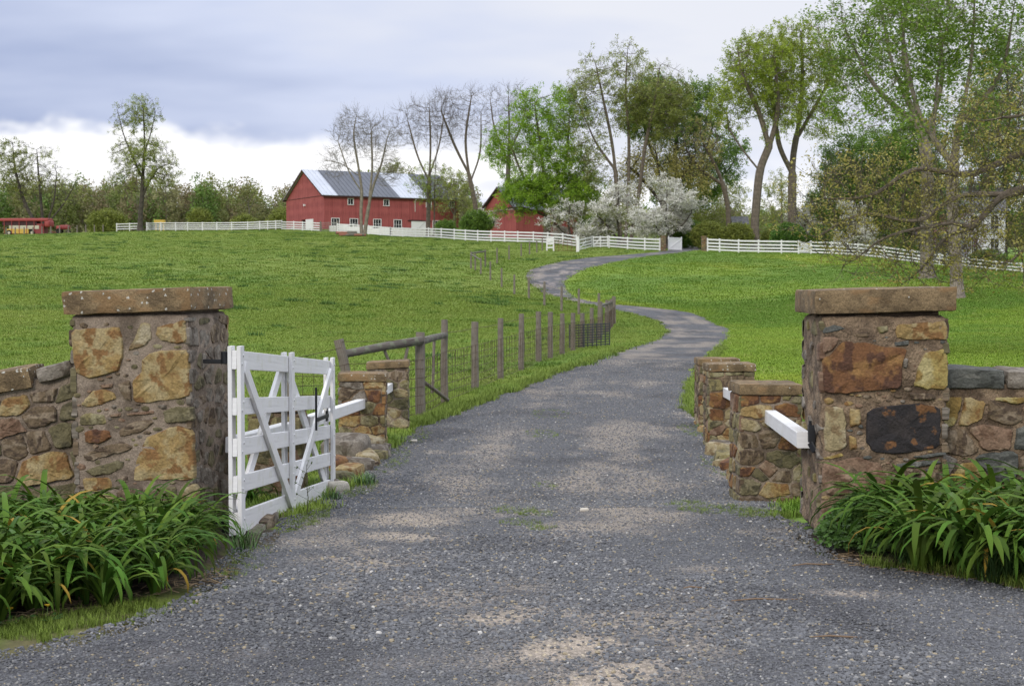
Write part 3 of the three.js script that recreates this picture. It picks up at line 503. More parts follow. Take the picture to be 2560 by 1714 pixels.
{
  const P = thing('stone_pillar', 'tall rubble stone gate pillar with flat cap, carrying the open white gate', 'pillar', 'gate pillars beside the drive'), w = 0.88, d = 0.88, h = 1.575;
  P.position.set(-2.675, -0.03, -10.79); P.rotation.y = THREE.MathUtils.degToRad(-7); P.rotation.z = 0.018;
  mesh('mortar', roughBlock(w, h + 0.02, d, 0.03, 0.012, 3, 0.03, 9), mortarPink, P);
  const F = face.front(w, d); LEFT_FRONT.forEach(([k, l]) => layStones(P, [sc(l, 427, 1703, 860)], F, [k], 0.018));
  layStones(P, rubble(d, h, 21, [0.1, 0.19], [0.6, 1.6], 0.03), face.right(w, d), ['grey', 'mossy', 'brown', 'grey', 'mossy', 'grey'], 0.007);
  layStones(P, rubble(d, h, 22), face.left(w, d), ['brown', 'ochre', 'mossy', 'grey']); layStones(P, rubble(w, h, 23), face.back(w, d), ['brown', 'ochre', 'mossy', 'grey']);
  const cap = mesh('cap', roughBlock(0.965, 0.17, 0.98, 0.015, 0.010, 31, 0.03, 10), capMats[0], P, 'flat weathered sandstone cap with white lichen spots'); cap.position.set(0, h + 0.034, 0); cap.rotation.z = 0.02; mesh('bed_joint', boxGeo(w - 0.10, 0.05, d - 0.10, 0, h + 0.03, 0), mortarPink, P);
}
{
  const P = thing('stone_pillar', 'tall rubble stone gate pillar with a large black and a large rust red stone', 'pillar', 'gate pillars beside the drive'), w = 0.885, d = 0.87, h = 1.575;
  P.position.set(2.67, -0.03, -10.66); P.rotation.y = THREE.MathUtils.degToRad(-3);
  mesh('mortar', roughBlock(w, h + 0.02, d, 0.04, 0.022, 5, 0.025, 9), mortarBrown, P);
  const F = face.front(w, d); RIGHT_FRONT.forEach(([k, l]) => layStones(P, [sc(l, 262, 1828, 917)], F, [k], 0.022));
  layStones(P, rubble(d, h, 25, [0.12, 0.3], [0.5, 1.2], 0.1).filter((_, i) => i % 2 === 0), face.left(w, d), ['grey', 'pink', 'olive', 'mossy'], 0.012);
  layStones(P, rubble(d, h, 26), face.right(w, d), ['brown', 'ochre', 'mossy', 'grey']); layStones(P, rubble(w, h, 27), face.back(w, d), ['brown', 'ochre', 'mossy', 'grey']);
  const cap = mesh('cap', roughBlock(1.0, 0.175, 0.98, 0.018, 0.010, 37, 0.03, 10), capMats[1], P, 'flat brown sandstone cap, tilted slightly'); cap.position.set(0, h + 0.036, 0); cap.rotation.z = 0.028; mesh('bed_joint', boxGeo(w - 0.10, 0.05, d - 0.10, 0, h + 0.03, 0), mortarBrown, P);
  const b = new THREE.Group(); b.name = 'latch_bracket'; b.position.set(-w / 2 - 0.03, 0.66, 0.22); P.add(b);
  const iron = std({ color: lin(0.02, 0.021, 0.025), roughness: 0.55, metalness: 0.4 });
  mesh('plate', roughBlock(0.05, 0.13, 0.06, 0.006, 0.001, 2, 0.03), iron, b); mesh('strap', barGeo(V(0.0, 0.0, 0), V(0.03, -0.06, 0.03), 0.05, 0.05), iron, b); mesh('pin', poleGeo([V(-0.01, 0.1, 0.0), V(-0.01, 0.16, 0.0)], [0.012, 0.012]), iron, b);
}
// chips and small stones pressed into the mortar between the large ones
function chips(P, outlines, w, h, F, n, seed, kinds) {
  const r = rng(seed), placed = [];
  const inside = (p, q) => { let c = false; for (let i = 0, j = q.length - 1; i < q.length; j = i++) if ((q[i][1] > p[1]) !== (q[j][1] > p[1]) && p[0] < (q[j][0] - q[i][0]) * (p[1] - q[i][1]) / (q[j][1] - q[i][1]) + q[i][0]) c = !c; return c; };
  for (let t = 0; t < 1500 && placed.length < n; t++) {
    const u = 0.03 + (w - 0.06) * r(), v = 0.1 + (h - 0.14) * r(), a = 0.018 + 0.042 * r() * r(), b = a * (0.35 + 0.4 * r()), pts = []; for (let k = 0; k < 7; k++) { const q = k / 7 * 6.283, m = 0.8 + 0.4 * r(); pts.push([u + Math.cos(q) * a * m, v + Math.sin(q) * b * m]); }
    if ([...pts, [u, v]].some((p) => outlines.some((o) => inside(p, o))) || placed.some(([x, y, s]) => Math.hypot(x - u, y - v) < s + a)) continue;
    placed.push([u, v, a]); layStones(P, [pts], F, kinds, 0.009);
  }
}
chips(scene.getObjectByName('stone_pillar'), LEFT_FRONT.map(([, l]) => sc(l, 427, 1703, 860)), 0.88, 1.575, face.front(0.88, 0.88), 46, 91, ['brown', 'grey', 'pink', 'mossy', 'olive']);
chips(scene.getObjectByName('stone_pillar_001'), RIGHT_FRONT.map(([, l]) => sc(l, 262, 1828, 917)), 0.885, 1.575, face.front(0.885, 0.87), 60, 93, ['brown', 'grey', 'pink', 'ochre', 'slate', 'brown']);
// ---- wing walls running out from the tall pillars
function wall(label, x0, z0, x1, z1, h0, h1, seed, kinds, mort, copK, prof) {
  const L = Math.hypot(x1 - x0, z1 - z0), d = 0.42, P = thing('stone_wall', label, 'wall'); P.position.set((x0 + x1) / 2, -0.06, (z0 + z1) / 2); P.rotation.y = -Math.atan2(z1 - z0, x1 - x0);
  const sl = prof ? (x) => prof(x + (x0 + x1) / 2) : (x) => mix(h0, h1, clamp((x + L / 2) / L, 0, 1)), hm = Math.max(h0, h1);
  mesh('mortar', roughBlock(L, hm, d, 0.03, 0.018, seed, 0.05, 7, (x, y, z) => [x, y * sl(x) / hm, z]), mort, P);
  const polys = rubble(L, hm - 0.10, seed + 1, [0.13, 0.27], [0.8, 1.9], 0.016).map((p) => p.map(([u, v]) => [u, v * sl(u - L / 2) / hm]));
  layStones(P, polys, face.front(L, d), kinds, 0.024);
  layStones(P, rubble(L, hm - 0.10, seed + 2, [0.16, 0.3], [1, 2], 0.016).map((p) => p.map(([u, v]) => [u, v * sl(L / 2 - u) / hm])), face.back(L, d), kinds, 0.02);
  const r = rng(seed + 5); let x = -L / 2 + 0.01;      // coping stones
  while (x < L / 2 - 0.1) {
    let w = 0.28 + 0.26 * r(); if (x + w > L / 2 - 0.2) w = L / 2 - x; const cx = x + w / 2, hh = 0.11 + 0.07 * r();
    const m = mesh('coping_stone', roughBlock(w - 0.02, hh, d + 0.05 + 0.04 * r(), 0.03, 0.02, seed * 3 + Math.round(x * 100), 0.05, 6), copK[Math.floor(r() * copK.length)], P);
    m.position.set(cx, sl(cx) - 0.045, 0.01); m.rotation.set((r() - 0.5) * 0.08, (r() - 0.5) * 0.06, Math.atan2(sl(cx + 0.1) - sl(cx - 0.1), 0.2) + (r() - 0.5) * 0.1); x += w;
  }
}
wall('low stone wall left of the gate pillar, sloping up to it', -7.2, -10.55, -3.2, -10.75, 0.98, 1.24, 61, ['mossy', 'brown', 'grey', 'brown', 'pink', 'mossy', 'ochre'], mortarPink, [capMats[2], capMats[2], stoneMats.grey], (x) => 0.96 + 0.28 * Math.exp(-(-3.2 - x) / 0.75));
wall('rough stone wall right of the gate pillar behind the daylilies', 3.07, -10.68, 7.2, -10.5, 1.13, 1.13, 71, ['brown', 'pink', 'grey', 'ochre', 'gold', 'slate', 'brown'], mortarBrown, [stoneMats.grey, stoneMats.slate, stoneMats.brown]);
// ---- short pillars that step back along the drive
function shortPillar(x, z, w, d, h, seed, label, turn, tilt, capM, mort, kinds, lift = 0) {
  const P = thing('short_stone_pillar', label, 'pillar', 'short stone pillars lining the drive'), y = H(x, z) - 0.08; P.position.set(x, y, z); P.rotation.y = turn;
  const hb = h + 0.08 - 0.09;
  mesh('mortar', roughBlock(w, hb, d, 0.025, 0.012, seed, 0.04, 9), mort, P);
  layStones(P, rubble(w, hb, seed + 1, [0.09, 0.2], [0.8, 2.2], 0.011), face.front(w, d), kinds, 0.013); layStones(P, rubble(d, hb, seed + 2, [0.1, 0.2], [0.8, 2], 0.012), face.right(w, d), kinds, 0.014);
  layStones(P, rubble(d, hb, seed + 3, [0.1, 0.2], [0.8, 2], 0.012), face.left(w, d), kinds, 0.014); layStones(P, rubble(w, hb, seed + 4, [0.1, 0.2], [0.9, 2.2], 0.012), face.back(w, d), kinds, 0.016);
  const c = mesh('cap', roughBlock(w + 0.05, 0.1, d + 0.05, 0.015, 0.012, seed + 9, 0.04, 9), capM, P); c.position.y = hb + 0.003; c.rotation.z = tilt; return P;
}
const warm = ['brown', 'ochre', 'rust', 'olive', 'pink', 'brown', 'mossy', 'pale'];
shortPillar(-2.22, -13.6, 0.48, 0.5, 0.9, 101, 'short stone pillar seen through the bars of the white gate', 0.05, 0.01, capMats[0], mortarBrown, warm);
shortPillar(-1.88, -18.1, 0.56, 0.5, 0.95, 111, 'short stone pillar at the end of the white gate, white rail against it', 0.05, -0.01, capMats[0], mortarBrown, ['brown', 'rust', 'brown', 'olive', 'ochre', 'grey']);
shortPillar(-1.78, -20.7, 0.56, 0.5, 0.98, 121, 'short stone pillar with slanting cap, farthest on the fence side', 0.05, 0.05, capMats[1], mortarPink, ['olive', 'pale', 'grey', 'brown', 'mossy']);
shortPillar(2.32, -13.15, 0.54, 0.52, 1.08, 131, 'short stone pillar nearest the drive end of the right hand rail', 0.02, -0.005, capMats[1], mortarPink, warm);
shortPillar(2.76, -18.3, 0.55, 0.52, 1.06, 141, 'short stone pillar with lichen whitened cap, middle of the right hand row', 0.02, 0.012, capMats[2], mortarBrown, warm);
shortPillar(3.02, -21.2, 0.56, 0.5, 1.0, 151, 'short stone pillar farthest back in the right hand row', 0.02, 0, capMats[0], mortarBrown, warm);
// rubble footings at the feet of the short pillars
function footing(label, list, seed) {
  const P = thing('stone_footing', label, 'stones'), r = rng(seed); const [bx, bz] = list[0]; P.position.set(bx, 0, bz);
  for (const [x, z, s] of list) { const w = s * (0.8 + 0.5 * r()), m = mesh('stone', roughBlock(w * 1.5, w * 0.8, w, w * 0.2, w * 0.12, seed + Math.round(s * 1000 * r()), 0.06, 6), stoneMats[pick(r, ['olive', 'brown', 'ochre', 'rust', 'pale', 'grey', 'mossy'])], P); m.position.set(x - bx, H(x, z) - w * 0.25, z - bz); m.rotation.set((r() - 0.5) * 0.3, r() * 6, (r() - 0.5) * 0.3); }
}
footing('heaped rubble footing between the two nearer left short pillars', [[-1.75, -15.3, 0.26], [-1.72, -15.9, 0.32], [-1.7, -16.5, 0.36], [-1.68, -17.1, 0.34], [-1.66, -17.6, 0.28], [-1.8, -14.8, 0.24], [-1.8, -14.2, 0.22], [-1.95, -15.8, 0.36], [-1.95, -16.8, 0.45], [-1.9, -17.4, 0.45], [-1.62, -16.9, 0.16], [-1.6, -16.2, 0.14]], 161);
footing('rubble footing along the right short pillars by the gravel edge', [[2.3, -13.9, 0.24], [2.42, -14.5, 0.26], [2.45, -15.2, 0.24], [2.5, -15.9, 0.26], [2.52, -16.6, 0.28], [2.55, -17.3, 0.3], [2.6, -17.75, 0.24], [2.5, -17.5, 0.14], [2.4, -16.2, 0.13], [2.36, -15.0, 0.12], [2.75, -19.3, 0.2], [2.8, -20.2, 0.2]], 171);
// low stone kerb under the white gate
{ const P = thing('stone_kerb', 'row of low flat stones on edge under the white gate', 'stones'), r = rng(181); P.position.set(-2.0, 0, -11); for (let z = -10.75; z > -13.6; z -= 0.34) { const w = 0.3 + 0.1 * r(), m = mesh('stone', roughBlock(0.18 + 0.08 * r(), 0.12 + 0.05 * r(), w, 0.03, 0.015, Math.round(-z * 100), 0.05, 7), stoneMats[pick(r, ['brown', 'mossy', 'ochre', 'grey'])], P); m.position.set(-1.99 + (r() - 0.5) * 0.05 + 2.0, H(-2, z) - 0.10, z + 11); } }
// ---------------------------------------------------------------- white paint and weathered timber
const paintTex = colorTex(256, (u, v) => { const n = fbm(u * 6, v * 6, 4, 901, 6), g = fbm(u * 4, v * 60, 3, 907, 4), d = sstep(0.62, 0.8, fbm(u * 9, v * 9, 4, 913, 9)), k = 0.93 + 0.08 * n - 0.07 * sstep(0.55, 0.8, g) - 0.07 * d; return [0.77 * k, 0.765 * k, (0.77 - 0.04 * d) * k]; });
const paintBump = grayTex(256, (u, v) => fbm(u * 4, v * 50, 3, 911, 4));
const white = std({ map: paintTex, bumpMap: paintBump, bumpScale: 0.002, roughness: 0.6 });
const woodTex = colorTex(256, (u, v) => { const g = fbm(u * 40, v * 3, 4, 921, 3), n = fbm(u * 5, v * 5, 4, 927, 5), k = 0.55 + 0.8 * g; const c = [0, 1, 2].map((i) => mix([0.155, 0.125, 0.095][i], [0.26, 0.235, 0.205][i], n) * k); return c; }, 2);
const woodBump = grayTex(256, (u, v) => fbm(u * 50, v * 3, 3, 931, 3), 2);
const wood = std({ map: woodTex, bumpMap: woodBump, bumpScale: 0.012, roughness: 0.95 });
const logTex = colorTex(256, (u, v) => { const g = fbm(u * 30, v * 4, 4, 941, 4), n = sstep(0.45, 0.7, fbm(u * 6, v * 6, 4, 947, 6)), k = 0.6 + 0.7 * g; return [0, 1, 2].map((i) => mix([0.13, 0.115, 0.10][i], [0.17, 0.18, 0.13][i], n) * k); }, 2);
const logMat = std({ map: logTex, bumpMap: woodBump, bumpScale: 0.012, roughness: 0.96 });
const blackIron = std({ color: lin(0.018, 0.019, 0.023), roughness: 0.5, metalness: 0.5 });
// ---- the open white gate
{
  const G = thing('farm_gate', 'white painted wooden farm gate standing open against the drive edge', 'gate'), L = 3.915, drop = 0.28;
  G.position.set(-1.985, -0.012, -10.26); G.rotation.y = THREE.MathUtils.degToRad(87.2);
  const y = (x, f) => f * 1.345 - drop * x / L, T = 0.032, rails = [[0.0, 0.117], [0.22, 0.314], [0.419, 0.515], [0.64, 0.732], [0.885, 0.985]];
  rails.forEach(([a, b]) => { const m = (a + b) / 2; mesh('rail', barGeo(V(0.004, y(0.004, m), 0), V(L - 0.004, y(L - 0.004, m), 0), T, (b - a) * 1.345, V(0, 1, 0), 0.1), white, G); });
  for (const [x, w] of [[0.055, 0.11], [L * 0.479, 0.11], [L - 0.055, 0.11]]) for (const s of [1, -1]) mesh('stile', barGeo(V(x, y(x, 0) - 0.004, s * (T + 0.001)), V(x, y(x, 1) + 0.012, s * (T + 0.001)), T - 0.002, w, V(1, 0, 0), 0.1), white, G);
  const mid = L * 0.479, z1 = T * 2 + 0.001;
  const brace = (xa, fa, xb, fb, s) => { mesh('brace', barGeo(V(xa, y(xa, fa), s * (T + 0.0002)), V(xb, y(xb, fb), s * (T + 0.0002)), T - 0.004, 0.1, V(0, 0, 1).cross(V(xb - xa, y(xb, fb) - y(xa, fa), 0)).normalize(), 0.1), white, G); };
  brace(0.16, 0.90, mid - 0.03, 0.06, 1); brace(mid + 0.03, 0.06, L - 0.16, 0.90, 1); brace(0.16, 0.10, mid - 0.08, 0.93, -1); brace(mid + 0.08, 0.93, L - 0.16, 0.10, -1);
  const boltGeo = new THREE.CylinderGeometry(0.009, 0.011, 0.008, 8).rotateX(Math.PI / 2);
  for (const x of [0.055, L * 0.479, L - 0.055]) for (const [a, b] of rails) for (const q of [-0.022, 0.022]) { const m = mesh('bolt', boltGeo, white, G); m.position.set(x + q, y(x, (a + b) / 2 + q), z1 - 0.014); }
  mesh('hinge_strap', barGeo(V(0.1, y(0, 0.92), -0.03), V(0.16, y(0, 0.92), -0.26), 0.03, 0.03), blackIron, G, 'black iron upper hinge'); mesh('hinge_pin', poleGeo([V(0.1, y(0, 0.91), -0.085), V(0.1, y(0, 0.975), -0.085)], [0.035, 0.035], 8), blackIron, G);
  mesh('hinge_strap', barGeo(V(0.1, y(0, 0.05), -0.03), V(0.16, y(0, 0.05), -0.26), 0.03, 0.03), blackIron, G, 'black iron lower hinge'); mesh('hinge_pin', poleGeo([V(0.1, y(0, 0.0), -0.085), V(0.1, y(0, 0.12), -0.085)], [0.04, 0.04], 8), blackIron, G);
  mesh('latch_bar', poleGeo([V(L * 0.70, y(L * 0.7, 0.50), z1 + 0.012), V(L * 0.70, y(L * 0.7, 0.79), z1 + 0.012)], [0.011, 0.011], 6), blackIron, G, 'upright black drop bolt'); mesh('latch_bar', barGeo(V(L * 0.70, y(L * 0.7, 0.57), z1 + 0.012), V(L * 0.90, y(L * 0.9, 0.59), z1 - 0.02), 0.02, 0.035), blackIron, G, 'black sliding latch'); mesh('latch_plate', boxGeo(0.09, 0.1, 0.012, L * 0.895, y(L * 0.9, 0.59), z1 - 0.026), blackIron, G);
}
// ---- white rails between the pillars
const rail = (label, a, b) => { const m = mesh('fence_rail', barGeo(a, b, 0.10, 0.12, V(0, 1, 0), 0.06), white, scene); tag(m, label, 'rail', 'white rails between the stone pillars'); };
rail('white rail from the left gate pillar, running behind the open gate', V(-2.13, 0.565, -10.9), V(-2.08, 0.45, -13.33));
rail('white rail ending against the short pillar beyond the gate', V(-2.0, 0.45, -13.87), V(-1.875, 0.31, -17.84));
rail('short white rail between the two farthest left pillars', V(-1.82, 0.34, -18.36), V(-1.745, 0.335, -20.44));
rail('white rail from the black bracket on the right gate pillar', V(2.16, 0.632, -10.62), V(2.32, 0.60, -12.88));
rail('white rail behind the nearest right short pillar', V(2.42, 0.575, -13.42), V(2.7, 0.44, -18.03));
// white stone propping the gate, small stones, sticks, seedling
{ const s = mesh('prop_stone', roughBlock(0.21, 0.12, 0.16, 0.045, 0.02, 191, 0.03, 8), std({ map: mortarTex([0.42, 0.38, 0.31], [0.56, 0.52, 0.45], 195), roughness: 0.9 }), scene); s.position.set(-1.70, H(-1.7, -14.0) - 0.01, -13.95); s.rotation.y = 0.5; tag(s, 'pale stone lying at the free end of the white gate', 'stone'); }
[['pale flat stone lying in the middle of the drive', 0.62, -12.2, 0.05], ['white pebble near the far edge of the grass below the left pillars', -1.28, -18.7, 0.06]].forEach(([l, x, z, s], i) => { const m = mesh('pale_stone', roughBlock(s * 1.5, s * 0.7, s, s * 0.3, s * 0.12, 197 + i, s / 4, 30), std({ color: lin(0.5, 0.46, 0.4), roughness: 0.9 }), scene); m.position.set(x, driveY(x, z) - s * 0.1, z); tag(m, l, 'stone'); });
[['long thin stick lying on the gravel before the right bed', 1.42, -7.95, 0.2, 0.1], ['short broken stick by the foot of the right pillar', 1.9, -9.0, 0.14, 0.2], ['thin pale twig in the right foreground gravel', 1.62, -7.1, 0.12, -0.05], ['small dark twig lying in the gravel right of centre', 1.05, -8.25, 0.06, 0.1]].forEach(([l, x, z, n, a], i) => { const y = driveY(x, z) + 0.008, m = mesh('stick', poleGeo([V(x - n, y, z + a * n), V(x - n * 0.3, y + 0.006, z - 0.006), V(x + n * 0.4, y + 0.003, z + 0.004), V(x + n, y, z - a * n)], [0.003, 0.005, 0.005, 0.002], 5), std({ color: lin(0.2, 0.135, 0.085), roughness: 0.95 }), scene); tag(m, l, 'stick'); });
// ---------------------------------------------------------------- wire fences with wooden posts
const wireMat = std({ color: lin(0.085, 0.055, 0.038), roughness: 0.8, metalness: 0.3 });
const gy = (x, z) => H(x, z) + bumpy(x, z) * sstep(0, 0.8, offDrive(x, z));
function postGeo(h, r, seed, lx = 0, lz = 0) { const q = rng(seed), n = 6, pts = [], rad = []; for (let i = 0; i <= n; i++) { const t = i / n; pts.push(V(lx * h * t + (q() - 0.5) * 0.012, -0.25 + (h + 0.25) * t, lz * h * t + (q() - 0.5) * 0.012)); rad.push(r * (1.08 - 0.16 * t) * (0.94 + 0.12 * q())); } return poleGeo(pts, rad, 9); }
function wireFence(label, posts, wires, stayGap, wr, braces) {
  const P = thing('wire_fence', label, 'fence'), [bx, bz] = posts[0]; P.position.set(bx, 0, bz); const tops = [];
  posts.forEach(([x, z, h, r, lx = 0, lz = 0], i) => { const y = gy(x, z), m = mesh('post', postGeo(h, r, 1000 + i * 7 + Math.round(bx * 10), lx, lz), wood, P); m.position.set(x - bx, y, z - bz); tops.push([x - bx, y, z - bz, h, lx, lz]); });
  for (const w of wires) { const pts = []; tops.forEach(([x, y, z, h, lx, lz], i) => { pts.push(V(x + lx * w + 0.05, y + Math.min(w, h - 0.03), z + lz * w + 0.05)); const n = tops[i + 1]; if (n) for (const t of [0.33, 0.67]) pts.push(V(mix(x, n[0], t) + 0.05, mix(y + Math.min(w, h - 0.03), n[1] + Math.min(w, n[3] - 0.03), t) - 0.02 * hash2(i, Math.round(w * 100), 4), mix(z, n[2], t) + 0.05)); }); mesh('wire', poleGeo(pts, pts.map(() => wr), 4, false), wireMat, P); }
  if (stayGap) { const gs2 = []; for (let i = 0; i < tops.length - 1; i++) { const a = tops[i], b = tops[i + 1], L = Math.hypot(a[0] - b[0], a[2] - b[2]), n = Math.floor(L / stayGap); for (let k = 1; k < n; k++) { const t = k / n, x = mix(a[0], b[0], t) + 0.05, z = mix(a[2], b[2], t) + 0.05, y = mix(a[1], b[1], t), s = (hash2(i, k, 9) - 0.5) * 0.04; gs2.push(poleGeo([V(x, y + wires[0], z), V(x + s, y + wires[wires.length - 2], z + s)], [wr * 0.9, wr * 0.9], 3, false)); } } const m = mesh('wire_stays', mergeGeometries(gs2), wireMat, P); m.userData.kind = 'stuff'; }
  (braces || []).forEach(([a, b, r1, r2, log]) => mesh(log ? 'brace_rail' : 'brace', poleGeo([V(a[0] - bx, a[1], a[2] - bz), V(mix(a[0], b[0], 0.5) - bx, mix(a[1], b[1], 0.5) + 0.01, mix(a[2], b[2], 0.5) - bz), V(b[0] - bx, b[1], b[2] - bz)], [r1, (r1 + r2) / 2, r2], 8), log ? logMat : wood, P));
}
const g0 = H(-1.4, -22.6);
wireFence('nearest wire fence with grey wooden posts climbing beside the drive', [[-3.2, -20.6, 1.06, 0.075], [-2.24, -21.4, 1.28, 0.08, -0.27, 0], [-1.44, -22.6, 1.35, 0.08], [-1.18, -25.1, 1.47, 0.065], [-0.72, -28.0, 1.36, 0.075], [-0.25, -31.4, 1.35, 0.065], [0.22, -33.9, 1.36, 0.07], [0.68, -36.8, 1.35, 0.075], [1.05, -39.3, 1.3, 0.075], [1.47, -42.0, 1.22, 0.075], [1.9, -44.8, 1.21, 0.075], [2.35, -48.0, 1.17, 0.08], [2.84, -51.2, 1.3, 0.08], [3.4, -55.5, 1.5, 0.09], [3.69, -59.6, 1.15, 0.08], [4.14, -62.8, 1.45, 0.08], [4.48, -66.0, 1.35, 0.08], [4.75, -68.8, 1.35, 0.09], [5.07, -71.6, 1.4, 0.1]],
  [0.08, 0.22, 0.36, 0.5, 0.64, 0.78, 0.92, 1.25], 0.16, 0.0045, [[[-2.5, g0 + 1.06, -21.42], [-1.42, g0 + 1.22, -22.53], 0.06, 0.07, 1], [[-1.44, g0 + 1.2, -22.52], [-1.16, g0 + 1.22, -25.0], 0.062, 0.055, 1], [[-1.95, g0 + 1.08, -22.0], [-1.68, g0 + 0.32, -22.25], 0.025, 0.03], [[-1.62, g0 + 1.12, -22.3], [-1.78, g0 + 0.3, -22.2], 0.025, 0.03], [[-1.42, g0 + 0.55, -22.9], [-1.12, g0 + 0.1, -24.9], 0.03, 0.035], [[-1.3, g0 + 1.15, -24], [-1.32, g0 + 0.3, -23.8], 0.025, 0.025], [[3.4, gy(3.4, -55.5) + 1.33, -55.5], [4.14, gy(4.14, -62.8) + 1.28, -62.8], 0.06, 0.06, 1], [[4.14, gy(4.14, -62.8) + 1.28, -62.8], [4.75, gy(4.75, -68.8) + 1.2, -68.8], 0.06, 0.06, 1]]);
const fp = [[4.5, -74.5], [3.57, -76.8], [2.69, -78.0], [1.82, -80.8], [1.01, -86.0], [0.16, -95.6], [-0.74, -103.2], [-1.63, -108.4], [-2.43, -112.4], [-2.97, -116.4], [-3.37, -118.4], [-2.24, -120.8], [-1.29, -124.4], [-0.27, -131.6], [0.94, -147.6], [1.87, -152.8], [2.7, -156.8], [3.35, -159.6]];
wireFence('far wire fence of thin posts turning a corner on the hillside', fp.map(([x, z], i) => [x, z, 1.32 + 0.1 * hash2(i, 3, 5), 0.07]), [0.2, 0.5, 0.8, 1.2], 0, 0.004, [[[-3.37, gy(-3.37, -118.4) + 1.25, -118.4], [-2.24, gy(-2.24, -120.8) + 1.25, -120.8], 0.07, 0.07, 1], [[-3.37, gy(-3.37, -118.4) + 1.15, -118.4], [-2.43, gy(-2.43, -112.4) + 1.15, -112.4], 0.06, 0.06, 1]]);
{ const pts = []; for (let i = 0; i < 15; i++) { const t = i / 14; pts.push([mix(-88, -69.5, t), mix(-238, -245, t), 1.35, 0.11]); } wireFence('far wire fence of pale posts by the red wagon', pts, [0.4, 0.8, 1.2], 0, 0.006); }
// ---------------------------------------------------------------- white board fences
function boardFence(label, pts, o = {}) {
  const { h = 1.37, n = 4, pw = 0.15, name = 'board_fence', mat = white } = o, P = thing(name, label, 'fence', 'white board fences'); P.position.set(pts[0][0], 0, pts[0][1]);
  const q = pts.map(([x, z, dy = 0]) => V(x - pts[0][0], H(x, z) + (o.lift || 0) + dy, z - pts[0][1]));
  q.forEach((p, i) => { if (o.skipPost && o.skipPost.includes(i)) return; mesh('post', barGeo(V(p.x, p.y - 0.3, p.z), V(p.x, p.y + h + 0.04, p.z), pw, pw, V(0, 0, 1), 0.08), mat, P); });
  for (let i = 0; i < q.length - 1; i++) { if (o.skipBay && o.skipBay.includes(i)) continue; for (let k = 0; k < n; k++) { const y = n === 4 ? [0.22, 0.54, 0.88, 1.25][k] : [0.4, 0.8, 1.25][k], d = q[i + 1].clone().sub(q[i]).normalize().multiplyScalar(0.004), s = (hash2(i, k, 71) - 0.5) * 0.03; mesh('board', barGeo(V(q[i].x, q[i].y + y * h / 1.37, q[i].z + pw / 2 + 0.022).add(d), V(q[i + 1].x, q[i + 1].y + (y + s) * h / 1.37, q[i + 1].z + pw / 2 + 0.022).sub(d), 0.035, 0.16, V(0, 1, 0), 0.08), mat, P); } }
  return P;
}
boardFence('long white four board fence right of the small picket gate', [[31.33, -151], [33.47, -151], [36.24, -151], [39.14, -151.5], [42.22, -152], [45.24, -152.5], [48.45, -153], [51.59, -153.5], [54.5, -154], [57.51, -154.5], [60.71, -155]]);
boardFence('white board fence between stone gate post and small picket gate', [[20.7, -152.5], [21.9, -152], [23.9, -152], [25.92, -151.5], [28.23, -151], [30.03, -151]]);
boardFence('white board fence left of the stone gate post at the drive end', [[15.75, -153.6], [14.45, -156.8], [12.89, -160.8], [11.07, -164.4]]);
boardFence('long white board fence curving down from the barn yard', [[7.41, -165.6], [5.99, -170], [4.28, -172], [2.57, -173.6], [0.7, -174.6], [-0.9, -175.4], [-2.56, -176], [-4.21, -177], [-5.8, -179], [-7.29, -182], [-9.18, -187], [-11.23, -194], [-13.32, -199], [-15.3, -202], [-17.2, -204]]);
boardFence('white fence in front of the whitewashed barn yard wall', [[-17.2, -204], [-18.88, -206], [-20.73, -208.5], [-23.2, -211], [-25.74, -212.5]]);
boardFence('white board fence before the barn gable end', [[-28.6, -215.5], [-30.14, -217], [-31.82, -219], [-33.61, -222], [-36.42, -228]]);
boardFence('long white board fence over the crest of the pasture', [[-36.42, -228], [-37.86, -231], [-39.65, -234], [-41.3, -236], [-43.63, -238], [-46.67, -240], [-49.34, -241], [-51.96, -242], [-54.68, -243], [-56.93, -244], [-59.68, -245], [-62.32, -246]], { lift: 0.15 });
boardFence('short white board fence left of the tall lone tree', [[-63.34, -246], [-65.26, -246], [-67.45, -246]], { lift: 0.1, n: 3 });
// gates in the white fence
function smallGate(name, label, a, b, h, build) { const G = thing(name, label, 'gate'), L = Math.hypot(b[0] - a[0], b[1] - a[1]); G.position.set(a[0], H(a[0], a[1]) + 0.06, a[1]); G.rotation.y = -Math.atan2(b[1] - a[1], b[0] - a[0]); build(G, L, h, (H(b[0], b[1]) - H(a[0], a[1]))); }
smallGate('picket_gate', 'small white picket gate in the fence', [30.12, -150.93], [31.24, -150.93], 1.3, (G, L, h, dy) => { for (let i = 0; i < 11; i++) { const x = 0.05 + (L - 0.1) * i / 10, t = Math.abs(i - 5) / 5; mesh('picket', barGeo(V(x, 0.05, 0), V(x, h - 0.18 + 0.16 * t * t, 0), 0.03, 0.062, V(1, 0, 0)), white, G); } for (const y of [0.25, 0.95]) mesh('cross_rail', barGeo(V(0, y, -0.035), V(L, y, -0.035), 0.035, 0.1), white, G); mesh('brace', barGeo(V(0.05, 0.95, 0.035), V(L - 0.05, 0.25, 0.035), 0.03, 0.08), white, G); });
